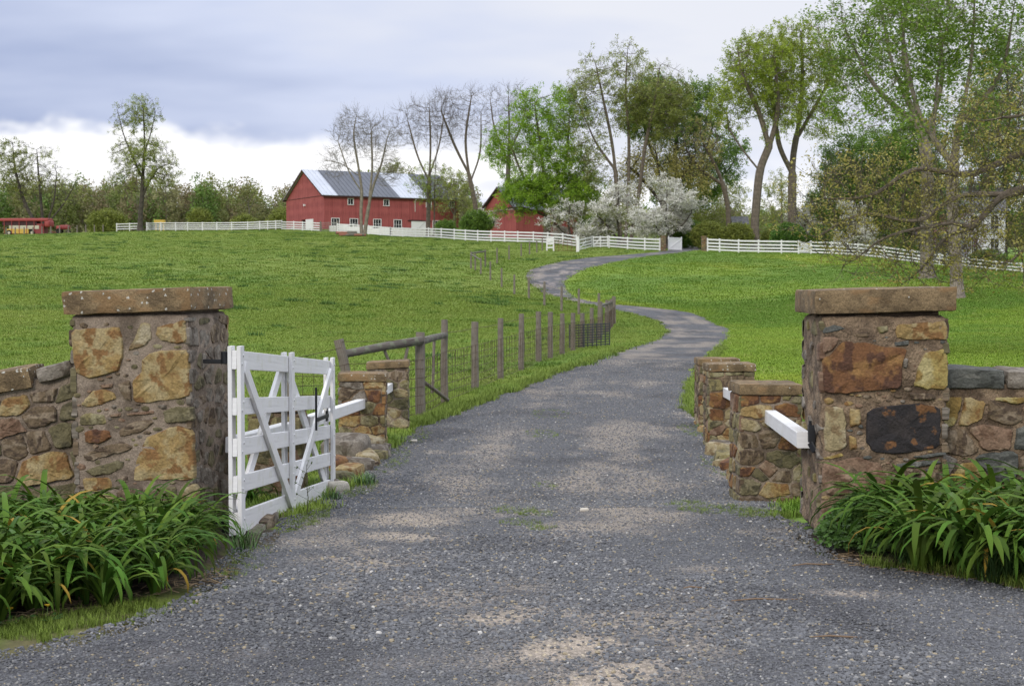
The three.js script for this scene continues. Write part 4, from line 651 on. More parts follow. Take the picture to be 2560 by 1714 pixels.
smallGate('drive_gate', 'white boarded gate leaf beside the stone post, standing half open', [16.68, -154.0], [18.32, -155.6], 1.45, (G, L, h) => { const n = 18; for (let i = 0; i < n; i++) { const x = 0.06 + (L - 0.12) * (i + 0.5) / n; mesh('picket', barGeo(V(x, 0.1, 0), V(x, h - 0.05 - 0.1 * Math.sin(Math.PI * i / n), 0), 0.03, (L - 0.12) / n - 0.012, V(1, 0, 0)), white, G); } for (const x of [0.05, L - 0.05]) mesh('stile', barGeo(V(x, 0.02, 0.01), V(x, h + 0.04, 0.01), 0.07, 0.11, V(1, 0, 0)), white, G); for (const y of [0.14, h - 0.12]) mesh('cross_rail', barGeo(V(0.1, y, 0.034), V(L - 0.1, y, 0.034), 0.03, 0.12), white, G); mesh('brace', barGeo(V(0.1, 0.2, 0.036), V(L - 0.1, h - 0.2, 0.036), 0.03, 0.1), white, G); });
const fieldGate = (label, a, b) => smallGate('field_gate', label, a, b, 1.35, (G, L, h, dy) => { for (const y of [0.2, 0.5, 0.82, 1.2]) mesh('rail', barGeo(V(0.08, y, 0), V(L - 0.08, y + dy, 0), 0.04, 0.14), white, G); for (const x of [0.06, L / 2, L - 0.06]) mesh('stile', barGeo(V(x, 0.08 + dy * x / L, 0.04), V(x, h + dy * x / L, 0.04), 0.03, 0.13, V(1, 0, 0)), white, G); mesh('brace', barGeo(V(0.15, 0.25, 0.045), V(L / 2, h - 0.2, 0.045), 0.03, 0.1), white, G); });
fieldGate('white five bar field gate swung toward the drive', [7.32, -157.7], [9.0, -163.4]); fieldGate('white field gate at the back of the opening in the fence', [9.15, -163.7], [10.95, -164.3]);
{ const G = thing('gate_post', 'thick white gate post at the field gate', 'post'); G.position.set(7.18, H(7.18, -157.5), -157.5); mesh('shaft', barGeo(V(0, -0.2, 0), V(0, 1.62, 0), 0.32, 0.32, V(0, 0, 1), 0.06), white, G); mesh('cap', barGeo(V(0, 1.62, 0), V(0, 1.68, 0), 0.36, 0.36, V(0, 0, 1), 0.06), white, G); }
{ const G = thing('kissing_gate', 'narrow white slatted walk through gate beside the rusty gate', 'gate'); G.position.set(4.2, H(4.2, -159.5), -159.5); for (const [x, z] of [[-0.35, 0], [0.4, 0.3]]) mesh('post', barGeo(V(x, -0.2, z), V(x * 0.9, 1.45, z), 0.16, 0.16, V(0, 0, 1)), white, G); for (const y of [0.35, 0.75, 1.1, 1.35]) mesh('slat', barGeo(V(-0.33, y, 0.1), V(0.38, y + 0.02, 0.4), 0.04, 0.15), white, G); }
{ const rust = std({ color: lin(0.20, 0.085, 0.045), roughness: 0.85, metalness: 0.2 }), G = thing('metal_gate', 'rusty brown metal tube gate beside the thick white post', 'gate'); G.position.set(4.66, H(4.66, -158), -158); const dy = H(7, -157.6) - H(4.66, -158); for (const y of [0.15, 0.4, 0.65, 0.95, 1.25]) mesh('tube', poleGeo([V(0, y, 0), V(2.35, y + dy, 0.4)], [0.024, 0.024], 6), rust, G); for (const x of [0, 0.47, 0.94, 1.41, 1.88, 2.35]) mesh('upright', poleGeo([V(x, 0.12 + dy * x / 2.35, 0.17 * x), V(x, 1.28 + dy * x / 2.35, 0.17 * x)], [0.022, 0.022], 6), rust, G); }
{ const G = thing('metal_gate', 'grey tube gate into the barn yard between wooden posts', 'gate'), zinc = std({ color: lin(0.35, 0.33, 0.31), roughness: 0.5, metalness: 0.7 }); G.position.set(-27.9, H(-27.9, -215), -215); for (const y of [0.2, 0.5, 0.8, 1.1, 1.35]) mesh('tube', poleGeo([V(-0.5, y, -0.3), V(1.9, y, 1.6)], [0.03, 0.03], 6), zinc, G); for (const x of [-0.5, 0.7, 1.9]) mesh('upright', poleGeo([V(x, 0.15, mix(-0.3, 1.6, (x + 0.5) / 2.4)), V(x, 1.4, mix(-0.3, 1.6, (x + 0.5) / 2.4))], [0.03, 0.03], 6), zinc, G); for (const x of [-0.72, 2.1]) mesh('post', poleGeo([V(x, -0.3, x < 0 ? -0.45 : 1.75), V(x, 1.6, x < 0 ? -0.45 : 1.75)], [0.14, 0.13], 8), wood, G, 'brown wooden gate post'); }
// far stone gate posts at the top of the drive
for (const [x, z, l] of [[16.12, -153.5, 'small square stone gate post left of the boarded white gate'], [20.35, -152.8, 'small square stone gate post at the end of the right fence']]) { const P = thing('stone_gate_post', l, 'gate post', 'stone posts at the top of the drive'), y = H(x, z) - 0.05; P.position.set(x, y, z); mesh('mortar', roughBlock(0.52, 1.55, 0.52, 0.02, 0.012, Math.round(x), 0.12, 5), mortarBrown, P); layStones(P, rubble(0.52, 1.52, Math.round(x * 7), [0.14, 0.26], [0.7, 1.8], 0.03), face.front(0.52, 0.52), warm, 0.02); const c = mesh('cap', roughBlock(0.6, 0.1, 0.6, 0.015, 0.006, 7, 0.1), capMats[0], P); c.position.y = 1.555; }
// ---------------------------------------------------------------- buildings
const boardTex = (a, b, seed) => colorTex(512, (u, v) => { const n = 16, k = Math.floor(u * n), f = u * n - k, e = f < 0.05 || f > 0.95 ? 0.6 : 1, t = hash2(k, 0, seed), g = fbm(u * 64, v * 6, 3, seed + 3, 6), w = fbm(u * 5, v * 5, 4, seed + 5, 5); return [0, 1, 2].map((i) => mix(a[i], b[i], clamp(0.35 * t + 0.65 * w, 0, 1)) * e * (0.75 + 0.5 * g)); });
const barnRed = std({ map: boardTex([0.235, 0.047, 0.047], [0.385, 0.10, 0.094], 1101), roughness: 0.9 }); barnRed.map.repeat.set(0.25, 0.25);
const barnDark = std({ color: lin(0.05, 0.02, 0.02), roughness: 0.9 });
const tinTex = (a, b, seed) => colorTex(256, (u, v) => { const n = fbm(u * 4, v * 4, 4, seed, 4), s = fbm(u * 24, v * 2, 3, seed + 4, 2); return [0, 1, 2].map((i) => mix(a[i], b[i], 0.6 * n + 0.4 * s)); }, 0.2);
const tinDark = std({ map: tinTex([0.085, 0.095, 0.12], [0.135, 0.145, 0.175], 1111), roughness: 0.62, metalness: 0.1 }), tinPale = std({ map: tinTex([0.42, 0.45, 0.52], [0.56, 0.59, 0.66], 1117), roughness: 0.5, metalness: 0.15 });
const glassDark = new THREE.MeshPhysicalMaterial({ color: lin(0.02, 0.022, 0.025), roughness: 0.08, metalness: 0, specularIntensity: 0.8 });
const whiteWash = std({ map: mortarTex([0.62, 0.60, 0.57], [0.76, 0.75, 0.73], 1121), bumpMap: stoneBump, bumpScale: 0.02, roughness: 0.9 });
// flat plate from corner points (planar quad or polygon) with thickness along n; uv in metres along first edge and up
function plateGeo(pts, thick, uvd) {
  const p = pts.map((q) => q.clone()), n = new THREE.Vector3().crossVectors(p[1].clone().sub(p[0]), p[p.length - 1].clone().sub(p[0])).normalize(), back = p.map((q) => q.clone().addScaledVector(n, -thick));
  const ux = uvd || p[1].clone().sub(p[0]).normalize(), uy = new THREE.Vector3().crossVectors(n, ux), pos = [], uv = [], idx = [], put = (q) => { pos.push(q.x, q.y, q.z); uv.push(q.dot(ux), q.dot(uy)); return pos.length / 3 - 1; };
  const fan = (list, flip) => { const k = list.map(put); for (let i = 1; i < k.length - 1; i++) flip ? idx.push(k[0], k[i + 1], k[i]) : idx.push(k[0], k[i], k[i + 1]); };
  fan(p, false); fan(back, true); for (let i = 0; i < p.length; i++) { const j = (i + 1) % p.length; fan([p[i], back[i], back[j], p[j]], false); }
  const g = new THREE.BufferGeometry(); g.setAttribute('position', new THREE.Float32BufferAttribute(pos, 3)); g.setAttribute('uv', new THREE.Float32BufferAttribute(uv, 2)); g.setIndex(idx); g.computeVertexNormals(); return g;
}
// wall with real openings: in local x (along) and y, facing +z, thickness t behind
function wallGeo(outline, holes, t) {
  const s = new THREE.Shape(outline.map(([x, y]) => new THREE.Vector2(x, y)));
  for (const [x0, y0, x1, y1] of holes) s.holes.push(new THREE.Path([[x0, y0], [x0, y1], [x1, y1], [x1, y0]].map(([x, y]) => new THREE.Vector2(x, y))));
  const g = new THREE.ExtrudeGeometry(s, { depth: t, bevelEnabled: false }); g.translate(0, 0, -t); return g;
}
function windowAt(P, x0, y0, x1, y1, cols, rows, frameMat, M) {   // frame proud of the wall, panes recessed; M places the wall plane
  const W = new THREE.Group(); W.name = 'window'; W.applyMatrix4(M); P.add(W); const f = 0.09, w = x1 - x0, h = y1 - y0;
  const bars = [boxGeo(w + f, f, 0.10, (x0 + x1) / 2, y1, 0.02), boxGeo(w + f + 0.08, f, 0.14, (x0 + x1) / 2, y0 - 0.02, 0.04), boxGeo(f, h - f, 0.10, x0, (y0 + y1) / 2, 0.021), boxGeo(f, h - f, 0.10, x1, (y0 + y1) / 2, 0.021)];
  mesh('frame', mergeGeometries(bars), frameMat, W);
  const mb = []; for (let i = 1; i < cols; i++) mb.push(boxGeo(0.05, h, 0.05, mix(x0, x1, i / cols), (y0 + y1) / 2, -0.06)); for (let j = 1; j < rows; j++) mb.push(boxGeo(w, 0.045, 0.05, (x0 + x1) / 2, mix(y0, y1, j / rows), -0.062)); if (mb.length) mesh('glazing_bar', mergeGeometries(mb), frameMat, W);
  mesh('pane', boxGeo(w, h, 0.01, (x0 + x1) / 2, (y0 + y1) / 2, -0.10), glassDark, W);
}
function barn(name, label, cx, cz, base, theta, L, Wd, eave, ridge, o) {   // near corner at cx, cz; long side runs along +x local, gable on -x side running back
  const P = thing(name, label, 'barn'); P.position.set(cx, base, cz); P.rotation.y = theta;
  const T = 0.25, back = new THREE.Matrix4();
  mesh('long_wall', wallGeo([[0, -1.5], [L, -1.5], [L, eave], [0, eave]], o.longHoles, T), barnRed, P);
  const far = mesh('long_wall', wallGeo([[0, -1.5], [L, -1.5], [L, eave], [0, eave]], [], T), barnRed, P, 'rear long wall'); far.position.set(L, 0, -Wd); far.rotation.y = Math.PI;
  const gab = (holes) => wallGeo([[T, -1.5], [Wd - T, -1.5], [Wd - T, eave + (ridge - eave) * T / (Wd / 2)], [Wd / 2, ridge], [T, eave + (ridge - eave) * T / (Wd / 2)]], holes, T);
  const g1 = mesh('gable_wall', gab(o.gableHoles), barnRed, P); g1.position.set(0, 0, -Wd); g1.rotation.y = -Math.PI / 2;
  const g2 = mesh('gable_wall', gab([]), barnRed, P, 'far gable wall'); g2.position.set(L, 0, 0); g2.rotation.y = Math.PI / 2;
  // roof sheets, each its own piece, with standing seams
  const ov = 0.45, pitch = Math.atan2(ridge - eave, Wd / 2), ex = ov * Math.cos(pitch), ey = ov * Math.sin(pitch);
  for (const side of [1, -1]) {
    const zE = side > 0 ? ex : -Wd - ex, zR = -Wd / 2;
    o.roof.forEach(([a, b, pale]) => {
      const x0 = a === 0 ? -0.5 : a, x1 = b >= L ? L + 0.5 : b, A = V(x0 + 0.006, eave - ey + 0.16, zE), B = V(x1 - 0.006, eave - ey + 0.16, zE), C = V(x1 - 0.006, ridge + 0.18, zR), D = V(x0 + 0.006, ridge + 0.18, zR);
      const sheetM = mesh('roof_sheet', plateGeo(side > 0 ? [A, B, C, D] : [B, A, D, C], 0.05, V(side, 0, 0)), pale ? tinPale : tinDark, P, pale ? 'pale silver roof sheeting' : 'dark grey roof sheeting');
      const seams = []; for (let x = x0 + 0.3; x < x1 - 0.1; x += 0.75) seams.push(barGeo(V(x, eave - ey + 0.185, zE), V(x, ridge + 0.205, zR - side * 0.02 * -1), 0.05, 0.06)); if (seams.length) { const m = mesh('seams', mergeGeometries(seams), pale ? tinPale : tinDark, sheetM); m.userData.kind = 'stuff'; }
    });
    mesh('eave_board', barGeo(V(-0.5, eave - ey + 0.02, zE - side * 0.06), V(L + 0.5, eave - ey + 0.02, zE - side * 0.06), 0.06, 0.2), barnDark, P);
    for (const x of [-0.46, L + 0.46]) mesh('verge_board', barGeo(V(x, eave - ey + 0.04, zE - side * 0.1), V(x, ridge + 0.05, zR), 0.06, 0.22), barnDark, P);
  }
  mesh('inside', boxGeo(L - 1, eave - 0.5, 0.1, L / 2, (eave - 0.5) / 2, -2.2), barnDark, P, 'dark inner partition');
  const MF = new THREE.Matrix4(), MG = new THREE.Matrix4().makeRotationY(-Math.PI / 2).setPosition(0, 0, -Wd);
  o.windows.forEach(([wl, x0, y0, x1, y1, c, r]) => windowAt(P, x0, y0, x1, y1, c, r, white, wl === 'long' ? MF : MG));
  return { P, MF, MG };
}
{ // big barn
  const L = 23.8, Wd = 16, eave = 5.45, ridge = 9.75, low = [[1.15, 2.55], [6.9, 8.1], [11.6, 12.7], [2.9, 4.2], [15.6, 16.9], [18.4, 19.7]];
  const lowW = [1.2, 4.35, 8.4, 12.0, 19.0].map((x) => ['long', x, 0.35, x + 1.35, 1.85, 3, 2]).concat([['long', 22.0, 0.35, 23.0, 1.85, 3, 2]]), upW = [4.0, 10.2, 17.8, 22.0].map((x) => ['long', x, 4.05, x + 0.95, 5.0, 2, 1]);
  const holes = [...lowW, ...upW].map(([, a, b, c, d]) => [a, b, c, d]);
  const { P, MG } = barn('barn', 'large red wooden barn with dark and silver striped metal roof', -29.3, -225, 10.55, 0.529, L, Wd, eave, ridge, { longHoles: holes, gableHoles: [[6.6, -0.2, 8.2, 1.9]], windows: [...lowW, ...upW], roof: [[0, 2.2, 1], [2.2, 13.0, 0], [13.0, 18.3, 1], [18.3, 23.8, 0]] });
  const dz = std({ map: tinTex([0.70, 0.70, 0.70], [0.78, 0.78, 0.78], 1131), roughness: 0.7 });
  mesh('door', boxGeo(2.6, 2.3, 0.08, 16.4, 0.55, 0.06), dz, P, 'white sliding door in the long side'); mesh('door_track', boxGeo(4.2, 0.12, 0.14, 16.6, 1.76, 0.09), barnDark, P); mesh('door_brace', barGeo(V(15.3, -0.4, 0.11), V(17.5, 1.5, 0.11), 0.03, 0.1), std({ color: lin(0.55, 0.55, 0.55) }), P);
  const d2 = mesh('door', boxGeo(3.0, 2.25, 0.1, 10.2, 0.75, 0.08), dz, P, 'white sliding door on the gable end'); d2.applyMatrix4(MG);
  mesh('hay_door', boxGeo(2.2, 3.1, 0.06, 15.9, 3.4, 0.035), barnRed, P, 'red boarded hay door'); mesh('hay_door_rail', boxGeo(2.3, 0.1, 0.12, 15.9, 1.84, 0.07), barnDark, P); mesh('hoist_pole', poleGeo([V(15.75, 3.2, 0.12), V(15.75, 5.0, 0.12), V(15.75, 5.15, 0.5)], [0.05, 0.06, 0.06], 6), std({ color: lin(0.6, 0.58, 0.55) }), P);
  const belt = mesh('wall_seam', boxGeo(Wd - 0.3, 0.07, 0.05, Wd / 2, eave - 0.1, 0.03), barnDark, P); belt.applyMatrix4(MG); const vent = mesh('wall_lamp', boxGeo(0.34, 0.3, 0.25, 8.2, 4.2, 0.13), dz, P); vent.applyMatrix4(MG); const meter = mesh('meter_box', boxGeo(0.9, 1.0, 0.2, 2.9, 0.3, 0.11), std({ color: lin(0.35, 0.36, 0.36) }), P); meter.applyMatrix4(MG);
}
{ // small barn
  const { P } = barn('barn', 'smaller red barn half hidden behind the bright green maple', 0.6, -200, 8.6, 0.62, 11, 8.2, 3.95, 6.95, { longHoles: [], gableHoles: [], windows: [], roof: [[0, 11, 0]] });
  mesh('ledge', boxGeo(8.0, 0.12, 0.1, 4.1, 3.85, 0.06), std({ color: lin(0.42, 0.36, 0.34) }), P).applyMatrix4(new THREE.Matrix4().makeRotationY(-Math.PI / 2).setPosition(0, 0, -8.2));
}
{ // whitewashed yard wall before the big barn
  const P = thing('yard_wall', 'whitewashed stone yard wall in front of the red barn', 'wall'), pts = [[-27.2, -215.8], [-24.2, -213.6], [-20.4, -211.4], [-17.4, -208.2], [-13.0, -208.5], [-8.5, -209.5]]; P.position.set(pts[0][0], 0, pts[0][1]);
  for (let i = 0; i < pts.length - 1; i++) { const [a, b] = [pts[i], pts[i + 1]], L = Math.hypot(b[0] - a[0], b[1] - a[1]), x = (a[0] + b[0]) / 2, z = (a[1] + b[1]) / 2, y = Math.min(H(...a), H(...b)); const m = mesh('wall_length', roughBlock(L, 1.25, 0.45, 0.04, 0.05, 1200 + i, 0.5, 0.8), whiteWash, P); m.position.set(x - pts[0][0], y - 0.1, z - pts[0][1]); m.rotation.y = -Math.atan2(b[1] - a[1], b[0] - a[0]); }
}
// white farmhouse behind the trees on the right
const siding = std({ map: colorTex(256, (u, v) => { const n = 16, f = v * n - Math.floor(v * n), e = f < 0.1 ? 0.72 : 1, k = (0.94 + 0.06 * fbm(u * 8, v * 8, 3, 1301, 8)) * e; return [0.68 * k, 0.69 * k, 0.72 * k]; }, 0.25), roughness: 0.75 });
const shingle = (c, seed) => std({ map: colorTex(256, (u, v) => { const k = 0.7 + 0.6 * vnoise(u * 32, v * 16, seed, 16); return c.map((q) => q * k); }, 0.3), roughness: 0.95 });
const slateRoof = shingle([0.14, 0.14, 0.15], 1311), darkRoof = shingle([0.062, 0.056, 0.054], 1317);
function house(name, label, x, z, turn, blocks, roofMat) {
  const P = thing(name, label, 'house'), y = H(x, z) - 0.1; P.position.set(x, y, z); P.rotation.y = turn;
  for (const [bx, bz, w, d, eave, ridge, along, wins] of blocks) {
    const B = new THREE.Group(); B.name = 'wing'; B.position.set(bx, 0, bz); if (!along) B.rotation.y = Math.PI / 2; P.add(B); const W = along ? w : d, D = along ? d : w;
    const holes = wins.filter((q) => q[0] === 'f').map(([, x0, y0, x1, y1]) => [x0, y0, x1, y1]), gh = wins.filter((q) => q[0] === 'g').map(([, x0, y0, x1, y1]) => [x0, y0, x1, y1]);
    mesh('wall', wallGeo([[-W / 2, -0.8], [W / 2, -0.8], [W / 2, eave], [-W / 2, eave]], holes, 0.2), siding, B).position.z = D / 2;
    const bk = mesh('wall', wallGeo([[-W / 2, -0.8], [W / 2, -0.8], [W / 2, eave], [-W / 2, eave]], [], 0.2), siding, B); bk.position.z = -D / 2; bk.rotation.y = Math.PI;
    for (const s of [-1, 1]) { const m = mesh('gable_wall', wallGeo([[-D / 2 + 0.2, -0.8], [D / 2 - 0.2, -0.8], [D / 2 - 0.2, eave], [0, ridge], [-D / 2 + 0.2, eave]], s < 0 ? gh : [], 0.2), siding, B); m.position.x = s * W / 2; m.rotation.y = s * Math.PI / 2; }
    for (const s of [-1, 1]) { const A = V(-W / 2 - 0.35, eave - 0.1, s * (D / 2 + 0.35)), C = V(W / 2 + 0.35, ridge + 0.25, 0), q = [A, V(C.x, A.y, A.z), C, V(A.x, C.y, 0)]; mesh('roof', plateGeo(s > 0 ? q : [q[1], q[0], q[3], q[2]], 0.12), roofMat, B); }
    const MF = new THREE.Matrix4().setPosition(0, 0, D / 2), MGg = new THREE.Matrix4().makeRotationY(-Math.PI / 2).setPosition(-W / 2, 0, 0); wins.forEach(([k, x0, y0, x1, y1]) => windowAt(B, x0, y0, x1, y1, 2, 3, white, k === 'f' ? MF : MGg));
  }
  return P;
}
{
  const P = house('farmhouse', 'white clapboard farmhouse glimpsed behind the right hand trees', 52.5, -186, -0.15, [[5.5, 0, 9, 8, 6.2, 9.2, 1, [['f', -3.4, 0.9, -2.4, 2.7], ['f', 0.2, 0.9, 1.2, 2.7], ['f', 2.7, 0.9, 3.7, 2.7], ['f', -3.4, 3.9, -2.4, 5.6], ['f', 0.2, 3.9, 1.2, 5.6], ['f', 2.7, 3.9, 3.7, 5.6]]], [-4.6, 0.8, 11, 6.5, 3.3, 5.8, 1, [['f', -4.2, 0.8, -3.2, 2.5], ['f', -1.4, 0.8, -0.4, 2.5], ['f', 2.4, 0.8, 3.4, 2.5]]]], slateRoof);
  for (const x of [-2, 0.5, 3, 5.5]) mesh('porch_post', barGeo(V(x, 0, 6.6), V(x, 2.6, 6.6), 0.14, 0.14, V(0, 0, 1)), white, P); mesh('porch_roof', boxGeo(9, 0.14, 2.6, 1.8, 2.72, 5.6), slateRoof, P); mesh('porch_floor', boxGeo(9, 0.25, 2.6, 1.8, 0.1, 5.6), siding, P); mesh('chimney', boxGeo(0.9, 2.2, 0.7, 8.2, 9.6, 0), stoneMats.rust, P);
}
house('outbuilding', 'small outbuilding with dark roof behind the round shrubs', 39.4, -192, 0.3, [[0, 0, 4.2, 3.8, 2.0, 4.9, 1, [['f', -1.4, 0.9, -0.7, 1.6], ['f', 0.6, 0.9, 1.3, 1.6]]]], darkRoof);
house('garden_shed', 'tiny pale blue shed between the hedges', 30.6, -194, 0.0, [[0, 0, 1.6, 1.6, 3.2, 3.9, 1, [['f', -0.25, 1.6, 0.35, 2.8]]]], slateRoof);
// old red wagon and machinery at the far left
{
  const red = std({ color: lin(0.30, 0.045, 0.042), roughness: 0.6 }), red2 = std({ color: lin(0.22, 0.03, 0.03), roughness: 0.6 }), yel = std({ color: lin(0.55, 0.36, 0.06), roughness: 0.6 }), cream = std({ color: lin(0.5, 0.47, 0.36), roughness: 0.7 }), tyre = std({ color: lin(0.02, 0.02, 0.02), roughness: 0.9 }), x = -83.2, z = -247, y = H(x, z), P = thing('farm_wagon', 'old red covered farm wagon with cream and yellow sides', 'wagon'); P.position.set(x, y, z); P.rotation.y = -0.06;
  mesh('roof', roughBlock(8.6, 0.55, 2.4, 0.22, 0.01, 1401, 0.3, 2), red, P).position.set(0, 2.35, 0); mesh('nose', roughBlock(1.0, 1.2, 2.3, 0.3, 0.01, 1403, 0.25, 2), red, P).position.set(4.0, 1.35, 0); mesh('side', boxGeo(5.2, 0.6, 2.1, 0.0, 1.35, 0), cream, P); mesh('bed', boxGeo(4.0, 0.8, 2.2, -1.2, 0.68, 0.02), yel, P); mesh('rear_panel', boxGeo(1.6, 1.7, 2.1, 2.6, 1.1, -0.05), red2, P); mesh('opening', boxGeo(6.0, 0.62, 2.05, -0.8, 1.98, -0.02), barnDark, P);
  for (let i = 0; i < 6; i++) mesh('bow', boxGeo(0.09, 2.2, 0.09, -3.4 + i * 1.3, 1.4, 1.12), red, P); for (const [wx, wz] of [[-2.6, 1.1], [1.4, 1.1], [-2.6, -1.1], [1.4, -1.1]]) { const w = mesh('wheel', new THREE.TorusGeometry(0.36, 0.13, 8, 18), tyre, P); w.position.set(wx, 0.42, wz); mesh('hub', new THREE.CylinderGeometry(0.24, 0.24, 0.12, 14).rotateX(Math.PI / 2), cream, w); } mesh('drawbar', barGeo(V(4.3, 0.6, 0), V(6.0, 0.35, 0), 0.12, 0.12), red2, P);
  const Q = thing('farm_implement', 'small dark red farm implement beside the wagon', 'machine'); Q.position.set(-76.6, H(-76.6, -247), -247); mesh('hood', roughBlock(1.7, 0.8, 1.0, 0.25, 0.01, 1411, 0.2, 2), red2, Q).position.set(0, 0.75, 0); mesh('fender', roughBlock(0.9, 0.7, 1.4, 0.2, 0.01, 1413, 0.2, 2), red, Q).position.set(-0.9, 0.7, 0); for (const [wx, r] of [[-0.9, 0.5], [0.6, 0.32]]) for (const s of [-0.6, 0.6]) { const w = mesh('wheel', new THREE.TorusGeometry(r * 0.7, r * 0.3, 8, 16), tyre, Q); w.position.set(wx, r, s); }
  const K = thing('yellow_implement', 'small yellow implement beyond the white fence', 'machine'); K.position.set(-64, H(-64, -262), -262); mesh('frame', boxGeo(1.9, 0.5, 1, 0, 2.2, 0), yel, K); for (const s of [-0.7, 0, 0.7]) mesh('leg', boxGeo(0.16, 2.0, 0.16, s, 1.0, 0), yel, K);
}
{ // log pile under the bare tree
  const P = thing('log_pile', 'small pile of cut logs lying left of the bare tree', 'logs'), r = rng(1421), x = -21.1, z = -188.5; P.position.set(x, H(x, z) + 0.05, z);
  for (let i = 0; i < 9; i++) { const a = (r() - 0.5) * 0.8, L = 0.5 + 0.5 * r(), px = (r() - 0.5) * 2.6, pz = (r() - 0.5) * 0.6, q = 0.12 + 0.1 * r(), py = q + (i > 5 ? 0.25 : 0); mesh('log', poleGeo([V(px - L * Math.cos(a), py, pz - L * Math.sin(a)), V(px + L * Math.cos(a), py, pz + L * Math.sin(a))], [q, q * 0.9], 9), i % 3 === 1 ? std({ color: lin(0.28, 0.12, 0.08) }) : logMat, P); }
}
{ // dark feed rack by the near fence
  const P = thing('feed_panel', 'dark mesh panel leaning on the wire fence', 'panel'), x = 1.85, z = -46.6; P.position.set(x, gy(x, z), z); P.rotation.y = 0.98; const dk = std({ color: lin(0.05, 0.055, 0.06), roughness: 0.8 }); for (let i = 0; i <= 8; i++) mesh('bar', barGeo(V(0, 0.1 + i * 0.085, 0), V(2.6, 0.1 + i * 0.085, 0), 0.02, 0.035), dk, P); for (let i = 0; i <= 9; i++) mesh('upright', barGeo(V(i * 0.288, 0.05, 0.02), V(i * 0.288, 0.82, 0.02), 0.02, 0.035, V(0, 0, 1)), dk, P);
}
// ---------------------------------------------------------------- trees
const barkTex = (a, b, seed) => colorTex(256, (u, v) => { const g = fbm(u * 14, v * 4, 4, seed, 4), n = fbm(u * 4, v * 4, 4, seed + 5, 4), k = 0.3 + 1.3 * g; return [0, 1, 2].map((i) => mix(a[i], b[i], n) * k); }, 1);
const barkBump = grayTex(256, (u, v) => fbm(u * 18, v * 5, 3, 1501, 5), 1);
const bark = { brown: std({ map: barkTex([0.105, 0.080, 0.058], [0.20, 0.165, 0.13], 1511), bumpMap: barkBump, bumpScale: 0.04 }), grey: std({ map: barkTex([0.19, 0.155, 0.125], [0.33, 0.28, 0.235], 1521), bumpMap: barkBump, bumpScale: 0.04 }), dark: std({ map: barkTex([0.045, 0.038, 0.03], [0.10, 0.085, 0.068], 1531), bumpMap: barkBump, bumpScale: 0.04 }), pale: std({ map: barkTex([0.17, 0.145, 0.11], [0.29, 0.255, 0.20], 1541), bumpMap: barkBump, bumpScale: 0.03 }) };
function sprayGeo(seed, n, size, spread, flat = 1, long = 1.5) {
  const r = rng(seed), pos = [], idx = [], nor = [];
  for (let i = 0; i < n; i++) {
    const c = V(r() - 0.5, (r() - 0.5) * flat, r() - 0.5).multiplyScalar(spread * 2), s = size * (0.6 + 0.7 * r());
    eu.set((r() - 0.5) * 1.9, r() * 6.28, (r() - 0.5) * 1.9); const k = pos.length / 3, nn = V(0, 1, 0).applyEuler(eu), under = nn.y < 0; if (under) nn.negate();
    for (const [x, y, z] of [[-s * long * 0.5, 0, 0], [0, s * 0.14, s * 0.42], [0, s * 0.14, -s * 0.42], [s * long * 0.5, 0, 0]]) { const p = V(x, y, z).applyEuler(eu).add(c); pos.push(p.x, p.y, p.z); nor.push(nn.x, nn.y, nn.z); }
    if (under) idx.push(k, k + 2, k + 1, k + 1, k + 2, k + 3); else idx.push(k, k + 1, k + 2, k + 1, k + 3, k + 2);
  }
  const g = new THREE.BufferGeometry(); g.setAttribute('position', new THREE.Float32BufferAttribute(pos, 3)); g.setAttribute('normal', new THREE.Float32BufferAttribute(nor, 3)); g.setIndex(idx); return g;
}
const leafMat = new THREE.MeshPhysicalMaterial({ roughness: 0.75, side: THREE.DoubleSide, transmission: 0.4, thickness: 0, specularIntensity: 0.35 });
const petalMat = new THREE.MeshPhysicalMaterial({ roughness: 0.8, side: THREE.DoubleSide, transmission: 0.25, thickness: 0, specularIntensity: 0.2 });
const SPRAY = { mid: sprayGeo(1601, 20, 0.135, 0.30), small: sprayGeo(1607, 14, 0.085, 0.22), tiny: sprayGeo(1613, 8, 0.055, 0.16), wide: sprayGeo(1619, 14, 0.5, 1.1), blossom: sprayGeo(1627, 14, 0.15, 0.32, 0.35, 1.15), droop: sprayGeo(1631, 12, 0.10, 0.2, 3.0, 1.8), bush: sprayGeo(1637, 14, 0.11, 0.2) };
